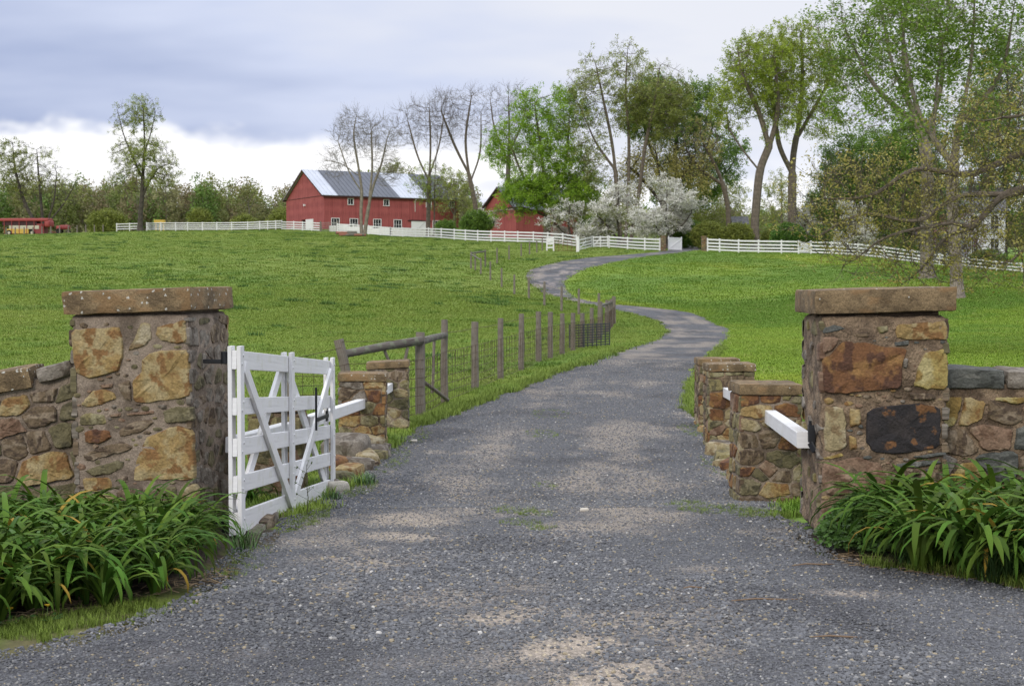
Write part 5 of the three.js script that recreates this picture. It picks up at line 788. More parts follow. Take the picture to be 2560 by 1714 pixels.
// limbs grown toward points scattered through the crown
function grow(o) {
  const r = rng(o.seed), N = [], add = (p, parent) => { N.push({ p, parent, kids: [], r: 0 }); if (parent >= 0) N[parent].kids.push(N.length - 1); return N.length - 1; };
  const step = (o.step || 0.7) * 0.72;
  o.limbs.forEach((line, li) => {
    let last = -1;
    if (li) { let bd = 1e9; N.forEach((n, i) => { const d = n.p.distanceTo(V(...line[0])); if (d < bd) { bd = d; last = i; } }); }
    const c = new THREE.CatmullRomCurve3(line.map((q) => V(...q))), n = Math.max(2, Math.round(c.getLength() / step)); for (let i = li ? 1 : 0; i <= n; i++) last = add(c.getPoint(i / n), last);
  });
  const A = []; const tot = o.env.reduce((s, e) => s + (e.w || e.r[0] * e.r[1] * e.r[2]), 0);
  for (const e of o.env) { const n = Math.round(o.n * 1.5 * (e.w || e.r[0] * e.r[1] * e.r[2]) / tot); for (let i = 0; i < n; i++) { const u = r() * 2 - 1, a = r() * 6.283, q = Math.pow(r(), o.shell || 0.45), s = Math.sqrt(1 - u * u); A.push({ p: V(e.c[0] + e.r[0] * q * s * Math.cos(a), e.c[1] + e.r[1] * q * u, e.c[2] + e.r[2] * q * s * Math.sin(a)), d: 1e9, n: -1 }); } }
  let from = 0, alive = A; const infl = o.infl || 12, kill = o.kill || step * 1.05;
  for (let it = 0; it < 140 && alive.length; it++) {
    for (const a of alive) for (let i = from; i < N.length; i++) { if (o.bare && N[i].p.y < o.bare) continue; const d = a.p.distanceTo(N[i].p); if (d < a.d) { a.d = d; a.n = i; } }
    from = N.length; const pull = new Map(); alive = alive.filter((a) => a.d > kill);
    for (const a of alive) if (a.d < infl && a.n >= 0) { const v = a.p.clone().sub(N[a.n].p).normalize(); if (pull.has(a.n)) pull.get(a.n).push(v); else pull.set(a.n, [v]); }
    if (!pull.size) break;
    for (const [i, list] of pull) {
      for (let tries = 0; tries < 3; tries++) {
        const v = V(0, 0, 0); if (tries) v.copy(list[Math.floor(r() * list.length)]); else for (const q of list) v.add(q);
        if (v.lengthSq() < 1e-6) continue; v.normalize(); v.x += (r() - 0.5) * 0.3; v.z += (r() - 0.5) * 0.3; v.y += (r() - 0.5) * 0.22 + (o.up || 0); v.normalize().multiplyScalar(step);
        const p = N[i].p.clone().add(v); if (N[i].kids.length > 4 || N[i].kids.some((k) => N[k].p.distanceTo(p) < step * 0.4)) continue; add(p, i); break;
      }
    }
  }
  const e = o.exp || 2.3; for (let i = N.length - 1; i >= 0; i--) { const n = N[i]; n.r = n.kids.length ? Math.pow(n.kids.reduce((s, k) => s + Math.pow(N[k].r, e), 0), 1 / e) : 1; }
  const r0 = N[0].r; for (const n of N) n.r = Math.max(o.R * Math.pow(n.r / r0, o.taper || 1.25), o.minR || 0.012);
  // limbs keep the thickness of old wood along their length
  const geos = [], tips = [], base = N[0].p.y;
  const flare = (n) => n.r * (1 + (o.flare ?? 0.7) * Math.exp(-(n.p.y - base) / (o.R * 1.6)));
  const chain = (i, start) => { const pts = [], rad = []; if (start >= 0) { pts.push(N[start].p); rad.push(Math.min(N[start].r * 0.9, N[i].r * 1.25)); } let k = i; for (;;) { pts.push(N[k].p); rad.push(flare(N[k])); const ks = N[k].kids; if (!ks.length) break; let m = ks[0]; for (const q of ks) if (N[q].r > N[m].r) m = q; for (const q of ks) if (q !== m) chain(q, k); k = m; } rad[rad.length - 1] *= 0.5; if (pts.length > 1) geos.push(poleGeo(pts, rad, rad[0] > 0.15 ? 9 : rad[0] > 0.05 ? 5 : 3, false)); };
  chain(0, -1);
  const tw = o.twigs || { n: 2, len: 0.7 };
  N.forEach((n, i) => {
    const thin = n.r < (tw.thin || 0.05); if (!thin || (o.bare && n.p.y < o.bare)) return; const tip = !n.kids.length; if (!tip && r() > (tw.along ?? 0.45)) return;
    const d0 = n.parent >= 0 ? n.p.clone().sub(N[n.parent].p).normalize() : V(0, 1, 0);
    for (let q = 0; q < tw.n; q++) { const d = d0.clone().add(V((r() - 0.5) * 1.7, (r() - 0.5) * 1.4 + (tw.up ?? 0.25), (r() - 0.5) * 1.7)).normalize(), L = tw.len * (0.5 + 0.8 * r()), m = n.p.clone().addScaledVector(d, L * 0.5), en = m.clone().addScaledVector(d.add(V((r() - 0.5) * 0.5, tw.hang ? -tw.hang : 0.15, (r() - 0.5) * 0.5)).normalize(), L * 0.5); const tr = tw.r || 0.014; geos.push(poleGeo([n.p, m, en], [Math.min(n.r, tr), tr * 0.75, tr * 0.35], 3, false)); tips.push(en, m);
      for (let s = 0; s < (tw.sub || 0); s++) { const b = s % 2 ? en : m, e2 = b.clone().addScaledVector(d.clone().add(V((r() - 0.5) * 1.5, (r() - 0.5) * 1.0 + 0.2, (r() - 0.5) * 1.5)).normalize(), L * (0.35 + 0.35 * r())); geos.push(poleGeo([b, e2], [tr * 0.55, tr * 0.25], 3, false)); tips.push(e2); } }
    tips.push(n.p);
  });
  return { wood: mergeGeometries(geos), tips, N };
}
function leaves(parent, tips, spray, mat, per, jit, size, tone, seed, name = 'crown', droop = 0, clump = false) {
  const r = rng(seed), mats = [], cols = [];
  for (const t of tips) { let n = Math.floor(per) + (r() < per % 1 ? 1 : 0); while (n--) { const x = t.x + (r() - 0.5) * 2 * jit, y = t.y + (r() - 0.5) * 2 * jit - droop * r(), z = t.z + (r() - 0.5) * 2 * jit, c3 = (vnoise(x * 0.75 + seed, y * 0.75 + z * 0.4, 17) + vnoise(z * 0.8 + seed, y * 0.7 - x * 0.35, 19)) * 0.5; if (clump && r() > 0.22 + 1.3 * sstep(0.36, 0.58, c3)) continue; pushMat(mats, x, y, z, (r() - 0.5) * (droop ? 0.3 : 1.2), r() * 6.28, (r() - 0.5) * (droop ? 0.3 : 1.2), size * (0.65 + 0.7 * r())); const c = tone(r, t); cols.push(...c); } }
  return mats.length ? instanced(name, spray, mat, mats, cols, parent) : null;
}
const tone = (a, b, v = 0.35) => (r) => { const t = r(), k = 1 - v / 2 + v * r(); return [0, 1, 2].map((i) => mix(a[i], b[i], t) * k); };
function tree(name, label, category, x, z, o, group) {
  const P = thing(name, label, category, group), y = gy(x, z) - 0.1; P.position.set(x, y, z); const g = grow(o);
  mesh('trunk', g.wood, bark[o.bark || 'brown'], P); for (const l of [].concat(o.leaf || [])) leaves(P, l.where ? g.tips.filter(l.where) : g.tips, SPRAY[l.spray], l.mat || leafMat, l.per * 0.44, l.jit, l.size, l.tone, o.seed + 77, l.name || 'crown', l.droop || 0, l.clump ?? true);
  return P;
}
const GREEN = { fresh: tone([0.21, 0.36, 0.03], [0.32, 0.47, 0.045]), olive: tone([0.20, 0.24, 0.045], [0.29, 0.32, 0.065]), dark: tone([0.11, 0.21, 0.03], [0.21, 0.33, 0.05]), spring: tone([0.25, 0.335, 0.036], [0.37, 0.44, 0.058]), pale: tone([0.27, 0.31, 0.085], [0.37, 0.40, 0.13]), lawn: tone([0.15, 0.25, 0.035], [0.25, 0.36, 0.055]), weep: tone([0.42, 0.385, 0.12], [0.52, 0.48, 0.17]), brownish: tone([0.27, 0.23, 0.08], [0.36, 0.31, 0.12]), bud: tone([0.34, 0.31, 0.08], [0.47, 0.42, 0.12]), box: tone([0.075, 0.17, 0.022], [0.14, 0.26, 0.036]) };
const T = 'trees round the farm';
// lone tree on the left crest
tree('lone_tree', 'tall lone tree with thin spring leaves on the left crest', 'tree', -62.7, -243, { seed: 3001, bark: 'dark', R: 0.42, n: 620, step: 0.75, infl: 9, bare: 5.5, up: 0.05, limbs: [[[0, 0, 0], [0.1, 3, 0], [0.4, 6, 0.1], [0.6, 10, 0], [0.9, 15, 0], [0.7, 21, 0]], [[0.35, 5.5, 0], [1.6, 8.2, 0.4], [3.2, 10.5, 0.6]], [[0.5, 9, 0], [-1.0, 12.5, 0.3], [-2.6, 16.5, 0.2], [-3.6, 20.5, 0]], [[0.8, 13, 0], [2.0, 17, -0.3], [2.8, 20, 0]]], env: [{ c: [0.9, 19.5, 0], r: [3.4, 3.3, 2.8] }, { c: [-3.2, 19.0, 0], r: [1.8, 3.2, 1.8] }, { c: [0.5, 12.5, 0], r: [5.6, 3.8, 4.2] }, { c: [3.4, 10, 0], r: [3.6, 3.2, 3.5] }, { c: [-3.2, 8.8, 0], r: [2.6, 2.4, 2.4] }], twigs: { n: 3, len: 1.0, r: 0.02, along: 0.6 }, leaf: [{ spray: 'mid', per: 0.85, jit: 0.45, size: 0.9, tone: GREEN.pale }, { spray: 'mid', per: 0.5, jit: 0.35, size: 0.9, tone: GREEN.spring, where: (p) => Math.abs(p.x - 0.8) < 2.2 }] }, T);
// leaning sparse tree at the left edge
tree('leaning_tree', 'sparse leaning tree above the red wagon at the left edge', 'tree', -82.5, -252, { seed: 3003, bark: 'dark', R: 0.45, n: 520, step: 0.8, infl: 9, bare: 2.5, limbs: [[[0, 0, 0], [1.6, 2.4, 0], [4.0, 5.2, 0.3], [6.0, 8.6, 0]], [[0.6, 1.2, 0], [0.3, 5.0, 0], [-0.1, 10, 0], [-0.4, 15, 0]], [[1.2, 2.0, 0], [2.6, 6.5, 0.2], [3.0, 11, 0]], [[0.2, 0.8, 0], [-2.2, 5, 0.3], [-4, 11, 0.3], [-4.6, 16, 0]]], env: [{ c: [-4.2, 11.5, 0], r: [3.4, 6.2, 3.4] }, { c: [1.0, 10.5, 0], r: [3.0, 5.2, 3.0] }, { c: [5.2, 7.8, 0], r: [3.4, 3.2, 3.0], w: 22 }], twigs: { n: 3, len: 1.0, r: 0.02, along: 0.6 }, leaf: [{ spray: 'mid', per: 0.5, jit: 0.5, size: 0.85, tone: GREEN.pale }, { spray: 'mid', per: 0.8, jit: 0.5, size: 1, tone: GREEN.olive, where: (p) => p.x < -2.5 }] }, T);
// bare trees round the barn
tree('bare_tree', 'forked leafless tree in front of the red barn', 'tree', -19.8, -190, { seed: 3010, taper: 1.5, bark: 'pale', R: 0.36, flare: 0.4, n: 620, step: 0.6, infl: 8, bare: 4.5, limbs: [[[0, 0, 0], [-0.1, 3, 0], [0.0, 6.2, 0], [-0.4, 9.2, 0], [-1.0, 13.5, 0], [-0.6, 16.2, 0]], [[0.35, 0.1, 0.1], [0.75, 3, 0.1], [1.5, 6.5, 0.2], [2.6, 9.6, 0], [3.4, 13, 0]], [[0.0, 6, 0], [-1.6, 8.6, 0.2], [-3.1, 12.6, 0]], [[0.9, 4, 0], [1.4, 9, 0.1], [1.3, 14.0, 0]], [[-0.3, 8, 0], [-2.6, 9.6, 0.3], [-4.2, 10, 0]]], env: [{ c: [-0.9, 13.6, 0], r: [3.2, 3.2, 3.0] }, { c: [2.6, 12.6, 0], r: [2.8, 3.2, 3.0] }, { c: [-3.2, 9.6, 0], r: [2.4, 2.2, 2.4] }, { c: [3.6, 8.6, 0], r: [2.0, 2.2, 2.4] }], twigs: { n: 3, len: 0.95, r: 0.015, along: 0.7, up: 0.35, sub: 3 } }, T);
tree('barn_tree', 'tall thin tree bare at the top with bright lower leaves, before the barn end', 'tree', -11.9, -204, { seed: 3012, taper: 1.5, bark: 'brown', R: 0.34, flare: 0.4, n: 640, step: 0.7, infl: 8, bare: 4, limbs: [[[0, 0, 0], [0.1, 4, 0], [0.2, 8, 0], [0.4, 13, 0], [0.2, 19, 0]], [[0.2, 8, 0], [-1.4, 11.5, 0], [-2.8, 16.5, 0]], [[0.3, 9, 0], [1.6, 13, 0.3], [2.4, 18, 0]], [[0.8, 0, -0.5], [0.9, 4, -0.5], [1.0, 9, -0.5], [1.4, 14, -0.4]]], env: [{ c: [-1.8, 16, 0], r: [3.2, 4.0, 3] }, { c: [1.8, 16.5, 0], r: [3.0, 4.0, 3] }, { c: [0.9, 7.6, 0], r: [3.6, 3.0, 3] }], twigs: { n: 3, len: 0.95, r: 0.015, along: 0.6, up: 0.35, sub: 2 }, leaf: [{ spray: 'mid', per: 0.26, jit: 0.5, size: 0.85, tone: GREEN.spring, where: (p) => p.y < 11.5 }] }, T);
tree('bare_tree', 'leafless slanting tree right of the barn, yellow green tufts low on its trunk', 'tree', -4.9, -206, { seed: 3014, taper: 1.5, bark: 'brown', R: 0.34, flare: 0.4, n: 560, step: 0.75, infl: 8, bare: 5, limbs: [[[0, 0, 0], [-0.4, 5, 0], [-1.2, 9, 0], [-1.7, 14, 0], [-0.9, 20, 0]], [[-1.2, 9, 0], [-3.2, 13, 0], [-5.2, 18, 0]], [[-1.0, 8, 0], [0.3, 12, 0], [0.5, 18, 0]]], env: [{ c: [-1.6, 17.8, 0], r: [3.4, 4.2, 3] }, { c: [-4.6, 17, 0], r: [2.4, 4.4, 2.4] }, { c: [0.8, 15.5, 0], r: [1.8, 3.6, 2] }], twigs: { n: 3, len: 0.95, r: 0.015, along: 0.6, up: 0.35, sub: 2 }, leaf: [{ spray: 'mid', per: 0.9, jit: 0.6, size: 0.8, tone: GREEN.spring, where: (p) => p.y < 12 }] }, T);
tree('bare_tree', 'leafless tree whose grey crown shows above the bright maple', 'tree', -0.6, -214, { seed: 3016, taper: 1.5, bark: 'brown', R: 0.36, n: 420, step: 0.8, infl: 8, bare: 9, limbs: [[[0, 0, 0], [0, 8, 0], [0.2, 14, 0], [0.1, 21, 0]], [[0, 11, 0], [-2, 16, 0], [-2.6, 20, 0]], [[0.1, 12, 0], [2.2, 17, 0], [2.6, 20.5, 0]]], env: [{ c: [0, 19, 0], r: [4.2, 3.8, 3] }, { c: [0, 14, 0], r: [3.4, 3, 3] }], twigs: { n: 3, len: 0.95, r: 0.015, along: 0.6, up: 0.35, sub: 2 } }, T);
// bright maple
tree('maple_tree', 'bright green leafy maple before the smaller barn', 'tree', 4.35, -181, { seed: 3020, bark: 'brown', R: 0.42, n: 900, step: 0.7, infl: 9, bare: 3.6, limbs: [[[0, 0, 0], [0.05, 3, 0], [-0.2, 7, 0], [-0.8, 12, 0], [-1.5, 17, 0]], [[0, 5, 0], [2.2, 9, 0], [2.8, 15, 0]], [[0, 4, 0], [-2.6, 7.5, 0.5], [-4.5, 12, 0.5]], [[0, 3.6, 0], [2.8, 5.2, 1], [4.6, 7.0, 1]], [[0, 3.2, 0], [-2.8, 4.2, 1], [-5, 4.2, 1.4]]], env: [{ c: [-2.2, 15.2, 0], r: [3.3, 4.0, 3.4] }, { c: [2.2, 16.0, 0], r: [3.4, 3.6, 3.4] }, { c: [-4.6, 11.6, 0], r: [3.4, 3.4, 3.4] }, { c: [1.0, 10.5, 0.8], r: [4.4, 4.0, 4] }, { c: [-1, 6.2, 1.2], r: [5.6, 2.6, 4] }, { c: [-5.2, 3.4, 1.6], r: [2.8, 1.1, 2.2], w: 12 }, { c: [4.0, 6.6, 1], r: [3.0, 2.4, 3] }], twigs: { n: 3, len: 0.8, along: 0.7 }, leaf: [{ spray: 'mid', per: 1.25, jit: 0.55, size: 1.05, tone: GREEN.fresh }, { spray: 'mid', per: 0.8, jit: 0.6, size: 1.05, tone: GREEN.fresh, where: (p) => p.y < 8 }] }, T);
// tall willowy trees
tree('willow_tree', 'tall airy tree with several slender trunks behind the blossom', 'tree', 13.4, -178, { seed: 3030, bark: 'brown', R: 0.42, n: 900, step: 0.8, infl: 9, bare: 6, up: 0.03, limbs: [[[0, 0, 0], [-0.4, 6, 0], [-1.0, 12, 0], [-2.2, 18, 0], [-3.2, 22.5, 0]], [[0.6, 0, 0.1], [0.9, 6, 0], [1.0, 13, 0], [0.6, 19, 0], [0.8, 24, 0]], [[1.2, 0, -0.3], [2.2, 6, 0], [3.0, 12, 0], [4.2, 18, 0], [4.8, 22, 0]], [[-0.5, 9, 0], [-3.0, 12.5, 0], [-4.6, 16, 0]]], env: [{ c: [-3.8, 18.0, 0], r: [3.0, 6.0, 3.2] }, { c: [0.8, 19.5, 0], r: [3.4, 5.6, 3.4] }, { c: [5.2, 17.5, 0], r: [3.4, 5.4, 3.4] }, { c: [-3.4, 10.5, 0], r: [2.6, 3, 2.6] }], twigs: { n: 3, len: 1.1, r: 0.016, along: 0.6, hang: 0.2 }, leaf: [{ spray: 'mid', per: 0.75, jit: 0.5, size: 0.95, tone: GREEN.pale }, { spray: 'mid', per: 0.9, jit: 0.5, size: 1, tone: GREEN.olive, where: (p) => p.x > -0.5 && p.y < 19 }] }, T);
tree('willow_tree', 'brownish weeping tree hanging over the white blossom', 'tree', 19.2, -182, { seed: 3032, bark: 'dark', R: 0.4, n: 620, step: 0.7, infl: 9, bare: 3.5, limbs: [[[0, 0, 0], [0, 4, 0], [-0.6, 8, 0], [-1, 11.5, 0]], [[0, 5, 0], [2.2, 8.5, 0], [3.4, 10.5, 0]], [[0, 5, 0], [-3, 8.5, 0.5], [-4.6, 10, 0.5]]], env: [{ c: [-1, 10.6, 0], r: [4.6, 2.8, 3.6] }, { c: [3.2, 9.6, 0], r: [2.8, 2.8, 3] }, { c: [-4.4, 8.4, 0], r: [2.6, 2.6, 2.6] }], twigs: { n: 3, len: 1.0, along: 0.7, hang: 0.5 }, leaf: [{ spray: 'droop', per: 1.0, jit: 0.5, size: 1.5, tone: GREEN.weep, droop: 2.6 }] }, T);
tree('shade_tree', 'large dense green tree behind the weeping tree', 'tree', 22.6, -196, { seed: 3034, bark: 'dark', R: 0.5, n: 1100, step: 0.85, infl: 9, bare: 3, limbs: [[[0, 0, 0], [0, 6, 0], [-0.4, 12, 0], [0, 19, 0]], [[0, 6, 0], [3.2, 11, 0], [4.6, 16, 0]], [[0, 7, 0], [-3.4, 12, 0], [-5, 17, 0]], [[0, 5, 0], [4, 8, 0], [6.8, 10, 0]]], env: [{ c: [-3.0, 18.0, 0], r: [4.6, 5.2, 4.4] }, { c: [2.0, 17, 0], r: [4.4, 5.4, 4.4] }, { c: [5.6, 11.4, 0], r: [3.8, 3.8, 4.0] }, { c: [1, 8.6, 0], r: [5.4, 4.2, 4.4] }], twigs: { n: 3, len: 0.9, along: 0.7 }, leaf: [{ spray: 'mid', per: 1.5, jit: 0.6, size: 1.2, tone: GREEN.dark }, { spray: 'mid', per: 0.35, jit: 0.7, size: 1.2, tone: GREEN.olive, where: (p) => p.y > 15 }] }, T);
tree('shade_tree', 'brown twigged tree leaning left of the two tall trunks', 'tree', 27.4, -183, { seed: 3036, bark: 'brown', R: 0.32, n: 380, step: 0.7, infl: 8, bare: 8, limbs: [[[0, 0, 0], [0, 5, 0], [-1.0, 9, 0], [-3, 13, 0]], [[-0.6, 8, 0], [-3.6, 10, 0.3], [-5, 12, 0]]], env: [{ c: [-3.8, 12.5, 0], r: [3.4, 4.2, 3] }], twigs: { n: 3, len: 0.9, r: 0.017, along: 0.7 }, leaf: [{ spray: 'mid', per: 0.32, jit: 0.6, size: 0.9, tone: GREEN.weep }] }, T);
// the two tall trunks
tree('tall_tree', 'thick trunk forking low, left of the two tallest trees behind the fence', 'tree', 27.9, -165, { seed: 3040, bark: 'brown', R: 0.48, flare: 0.55, exp: 2.15, n: 700, step: 0.8, infl: 10, bare: 10, limbs: [[[0, 0, 0], [-0.1, 3, 0], [0.1, 6.0, 0], [0.5, 9.4, 0], [1.6, 12.4, 0], [2.4, 16, 0], [2.0, 22, 0]], [[0.4, 9.2, 0], [-1.4, 11.4, 0], [-3.2, 14.0, 0.2]], [[1.4, 12.2, 0], [0.2, 16, 0], [-1.6, 20, 0], [-2.2, 23, 0]], [[1.2, 11.8, 0.1], [1.2, 14, 0.4], [0.2, 15.6, 0.6]]], env: [{ c: [0.2, 20.6, 0], r: [4.4, 4.2, 3.6] }, { c: [-2.8, 17.0, 0], r: [2.6, 3.4, 3] }, { c: [3.0, 17, 0], r: [2.4, 4.0, 3] }], twigs: { n: 3, len: 0.85, along: 0.6 }, leaf: [{ spray: 'mid', per: 1.3, jit: 0.55, size: 1.0, tone: GREEN.spring }] }, T);
tree('tall_tree', 'straight pale trunk with high spreading crown, tallest tree behind the fence', 'tree', 32.9, -170, { seed: 3042, bark: 'brown', R: 0.50, flare: 0.5, exp: 2.15, n: 1000, step: 0.85, infl: 10, bare: 12, limbs: [[[0, 0, 0], [0.1, 4, 0], [0.1, 8, 0], [0.2, 11.4, 0], [0.9, 16, 0], [1.2, 21, 0], [1.0, 26, 0]], [[0.1, 9.4, 0], [-1.4, 12.6, 0], [-2.2, 17, 0], [-3.6, 22, 0]], [[0.6, 13.5, 0], [2.8, 17.5, 0.3], [4.8, 21, 0.3]], [[-1.6, 13.6, 0], [-2.4, 20, -0.3], [-2.0, 25, 0]]], env: [{ c: [-3.4, 22.6, 0], r: [4.2, 3.6, 3.8] }, { c: [1.2, 24.2, 0], r: [4.0, 3.4, 3.8] }, { c: [4.8, 21.0, 0], r: [3.2, 3.6, 3.4] }, { c: [0, 18.6, 0], r: [5.4, 3.6, 4] }, { c: [3.4, 15.4, 0], r: [2.6, 2.2, 2.6] }], twigs: { n: 3, len: 0.85, along: 0.6 }, leaf: [{ spray: 'mid', per: 1.25, jit: 0.55, size: 1.0, tone: GREEN.spring }] }, T);
// dense dark trees behind the house garden
[['dense deep green tree behind the right hand white blossom', 41.5, -178, 15.5, 5.2, 3050], ['dense dark tree rising over the farmhouse roof', 49.5, -196, 18, 6.2, 3052], ['dark evergreen mass at the right edge behind the farmhouse', 63.5, -186, 31, 6.0, 3054], ['broad green tree behind the two grey trunks on the lawn', 48.2, -174, 19, 5.6, 3056]].forEach(([l, x, z, h, w, s], i) => tree('dense_tree', l, 'tree', x, z, { seed: s, bark: 'dark', R: 0.45, n: 1000, step: 0.85, infl: 9, bare: 1.6, limbs: [[[0, 0, 0], [0, h * 0.3, 0], [0.3, h * 0.6, 0], [0, h * 0.92, 0]], [[0, h * 0.25, 0], [w * 0.5, h * 0.45, 0.5]], [[0, h * 0.25, 0], [-w * 0.5, h * 0.45, -0.5]]], env: [{ c: [0, h * 0.66, 0], r: [w * 0.75, h * 0.32, w * 0.7] }, { c: [-w * 0.35, h * 0.42, 0.4], r: [w * 0.65, h * 0.28, w * 0.6] }, { c: [w * 0.4, h * 0.4, 0.2], r: [w * 0.65, h * 0.28, w * 0.6] }], twigs: { n: 3, len: 0.8, along: 0.8 }, leaf: [{ spray: 'mid', per: i === 2 ? 1.2 : 1.5, jit: 0.6, size: 1.2, tone: GREEN.dark }] }, T));
// two grey trunks on the lawn, right
const openLeaf = (per) => [{ spray: 'small', per, jit: 0.35, size: 1.5, tone: GREEN.lawn }];
tree('lawn_tree', 'grey trunked tree on the right lawn, the one farther up the slope', 'tree', 27.4, -95, { seed: 3060, taper: 1.45, bark: 'grey', R: 0.40, flare: 0.7, exp: 2.1, n: 900, step: 0.6, infl: 8, bare: 7, limbs: [[[0, 0, 0], [-0.1, 3, 0], [-0.1, 7.5, 0], [-0.6, 10, 0], [-2.4, 14, 0], [-3.4, 19, 0]], [[-0.3, 9, 0], [0.8, 13, 0], [0.4, 19, 0]], [[-0.8, 10.2, 0], [-3.6, 12.6, 0.3], [-5.6, 16.5, 0]], [[-1.4, 12, 0], [-1.8, 16, 0.2], [-1.0, 20, 0]]], env: [{ c: [-4.6, 16.2, 0], r: [3.2, 4.2, 3] }, { c: [-0.6, 17.6, 0], r: [3.6, 4.2, 3] }, { c: [-4.2, 11.8, 0], r: [3, 2.4, 2.6] }, { c: [1.2, 12.6, 0], r: [2.4, 3, 2.4] }], twigs: { n: 3, len: 0.6, along: 0.6, r: 0.011 }, leaf: openLeaf(0.8) }, T);
tree('lawn_tree', 'grey trunked tree nearest on the right lawn, behind the right gate pillar', 'tree', 24.75, -80, { seed: 3062, taper: 1.45, bark: 'grey', R: 0.34, flare: 0.5, exp: 2.1, n: 900, step: 0.55, infl: 8, bare: 6, limbs: [[[0, 0, 0], [-0.15, 3, 0], [-0.35, 6.5, 0], [-0.1, 9, 0], [0.6, 13, 0], [0.8, 18, 0]], [[-0.3, 7.4, 0], [-2.2, 10, 0.3], [-3.0, 13.5, 0], [-3.4, 17, 0]], [[0.1, 9.8, 0], [2.2, 12.4, 0], [3.0, 16.5, 0]], [[-1.4, 9, 0], [-1.2, 12.6, 0], [-0.6, 16, 0]]], env: [{ c: [-2.8, 14.2, 0], r: [2.6, 3.6, 2.6] }, { c: [0.8, 15.6, 0], r: [2.8, 3.6, 2.6] }, { c: [3.2, 13.6, 0], r: [2.4, 3.4, 2.4] }, { c: [1.2, 9.8, 0], r: [2.6, 2, 2.4] }, { c: [-3.4, 10, 0], r: [2.2, 1.8, 2.2] }], twigs: { n: 3, len: 0.55, along: 0.6, r: 0.010 }, leaf: openLeaf(0.75) }, T);
// budding tree whose low boughs reach in from the right
tree('budding_tree', 'budding tree outside the right edge, its twiggy boughs hanging across the view', 'tree', 21.5, -44, { seed: 3070, bark: 'brown', R: 0.24, taper: 1.3, exp: 2.3, n: 1700, step: 0.4, infl: 4.5, bare: 2.0, minR: 0.008, limbs: [[[0, 0, 0], [-0.2, 2, 0], [0, 3.8, 0], [0.4, 6.5, 0], [0.2, 9, 0]], [[-0.1, 3.6, 0], [-2.6, 4.7, 0.3], [-4.2, 5.3, 0.6], [-5.8, 4.9, 0.8], [-6.9, 4.6, 1.0], [-7.8, 3.7, 1.0], [-8.6, 3.4, 1.2], [-9.3, 2.5, 1.2], [-9.9, 2.0, 1.2]], [[-0.1, 4.0, 0], [-2.2, 5.6, -0.4], [-3.6, 5.5, -0.6], [-5.4, 6.1, -0.4], [-7.4, 5.4, -0.5], [-9.2, 5.5, -0.1], [-10.6, 4.7, 0.1], [-12.2, 4.6, 0]], [[-6.6, 4.7, 0.9], [-8.2, 4.6, 0.9], [-9.4, 3.9, 1.0], [-11.0, 4.1, 0.8], [-12.4, 3.4, 0.8]], [[0.0, 4.6, 0], [-3.4, 7.2, 0.6], [-6.8, 7.0, 0.6]], [[-8.0, 3.9, 1.0], [-10.4, 3.4, 1.3], [-11.4, 2.7, 1.4]], [[-2.4, 4.8, 0.3], [-5.2, 3.9, 1.2], [-6.8, 2.7, 1.6]]], env: [{ c: [-10.2, 4.2, 0.5], r: [3.2, 1.7, 1.9] }, { c: [-7.2, 4.6, 0.5], r: [2.8, 2.2, 1.9] }, { c: [-9.4, 2.7, 1.1], r: [2.8, 0.8, 1.2], w: 3 }, { c: [-6.2, 2.8, 1.2], r: [2.2, 1.2, 1.4], w: 3.5 }, { c: [-6.0, 6.8, 0.3], r: [2.6, 1.4, 1.6], w: 5 }], twigs: { n: 2, len: 0.6, along: 0.75, r: 0.008, thin: 0.03, up: 0.35, sub: 2 }, leaf: [{ spray: 'tiny', per: 0.62, jit: 0.08, size: 1.0, tone: GREEN.bud, name: 'buds', clump: false }] });
// dogwoods
const PETAL = tone([0.66, 0.64, 0.58], [0.78, 0.77, 0.72], 0.2);
function dogwood(label, x, z, h, w, seed, per = 1.2, lift = 0.3, low = 0.25) {
  const env = []; const r = rng(seed); for (let i = 0; i < 9; i++) { const t = i / 8, a = r() * 6.28, q = (0.35 + 0.5 * r()) * Math.sin(Math.PI * (0.25 + 0.62 * t)); env.push({ c: [Math.cos(a) * w * q, h * (low + (0.92 - low) * t), Math.sin(a) * w * q * 0.8], r: [w * 0.52 * (1.1 - 0.5 * t), h * 0.10, w * 0.5 * (1.1 - 0.5 * t)] }); }
  return tree('dogwood_tree', label, 'dogwood', x, z, { seed, bark: 'dark', R: 0.2, n: 420, step: 0.45, infl: 6, bare: h * 0.15, limbs: [[[0, 0, 0], [0.1, h * 0.2, 0], [-0.1, h * 0.45, 0], [0, h * 0.85, 0]], [[0, h * 0.15, 0], [w * 0.4, h * 0.35, 0.2], [w * 0.6, h * 0.5, 0]], [[0, h * 0.12, 0], [-w * 0.35, h * 0.35, 0.2], [-w * 0.6, h * 0.5, 0]]], env, twigs: { n: 3, len: 0.5, along: 0.7, r: 0.01 }, leaf: [{ spray: 'blossom', mat: petalMat, per: per * 0.95, jit: 0.3, size: 0.85, tone: PETAL, name: 'blossom', clump: false }, { spray: 'mid', per: lift, jit: 0.35, size: 0.55, tone: GREEN.olive, name: 'leaves' }] }, 'white flowering dogwoods');
}
dogwood('largest white dogwood in full blossom left of the drive gate', 17.6, -163.5, 8.4, 4.6, 3101, 1.25);
dogwood('wide white dogwood with low hanging sprays beside the largest one', 12.4, -168, 7.4, 4.0, 3103, 0.85, 0.55);
dogwood('thin white dogwood in front of the maple trunk', 6.9, -173, 5.4, 3.2, 3105, 0.6, 0.3, 0.35);
dogwood('small pinkish white dogwood by the corner of the smaller barn', -3.6, -188, 4.0, 2.0, 3107, 0.5, 0.1, 0.4);
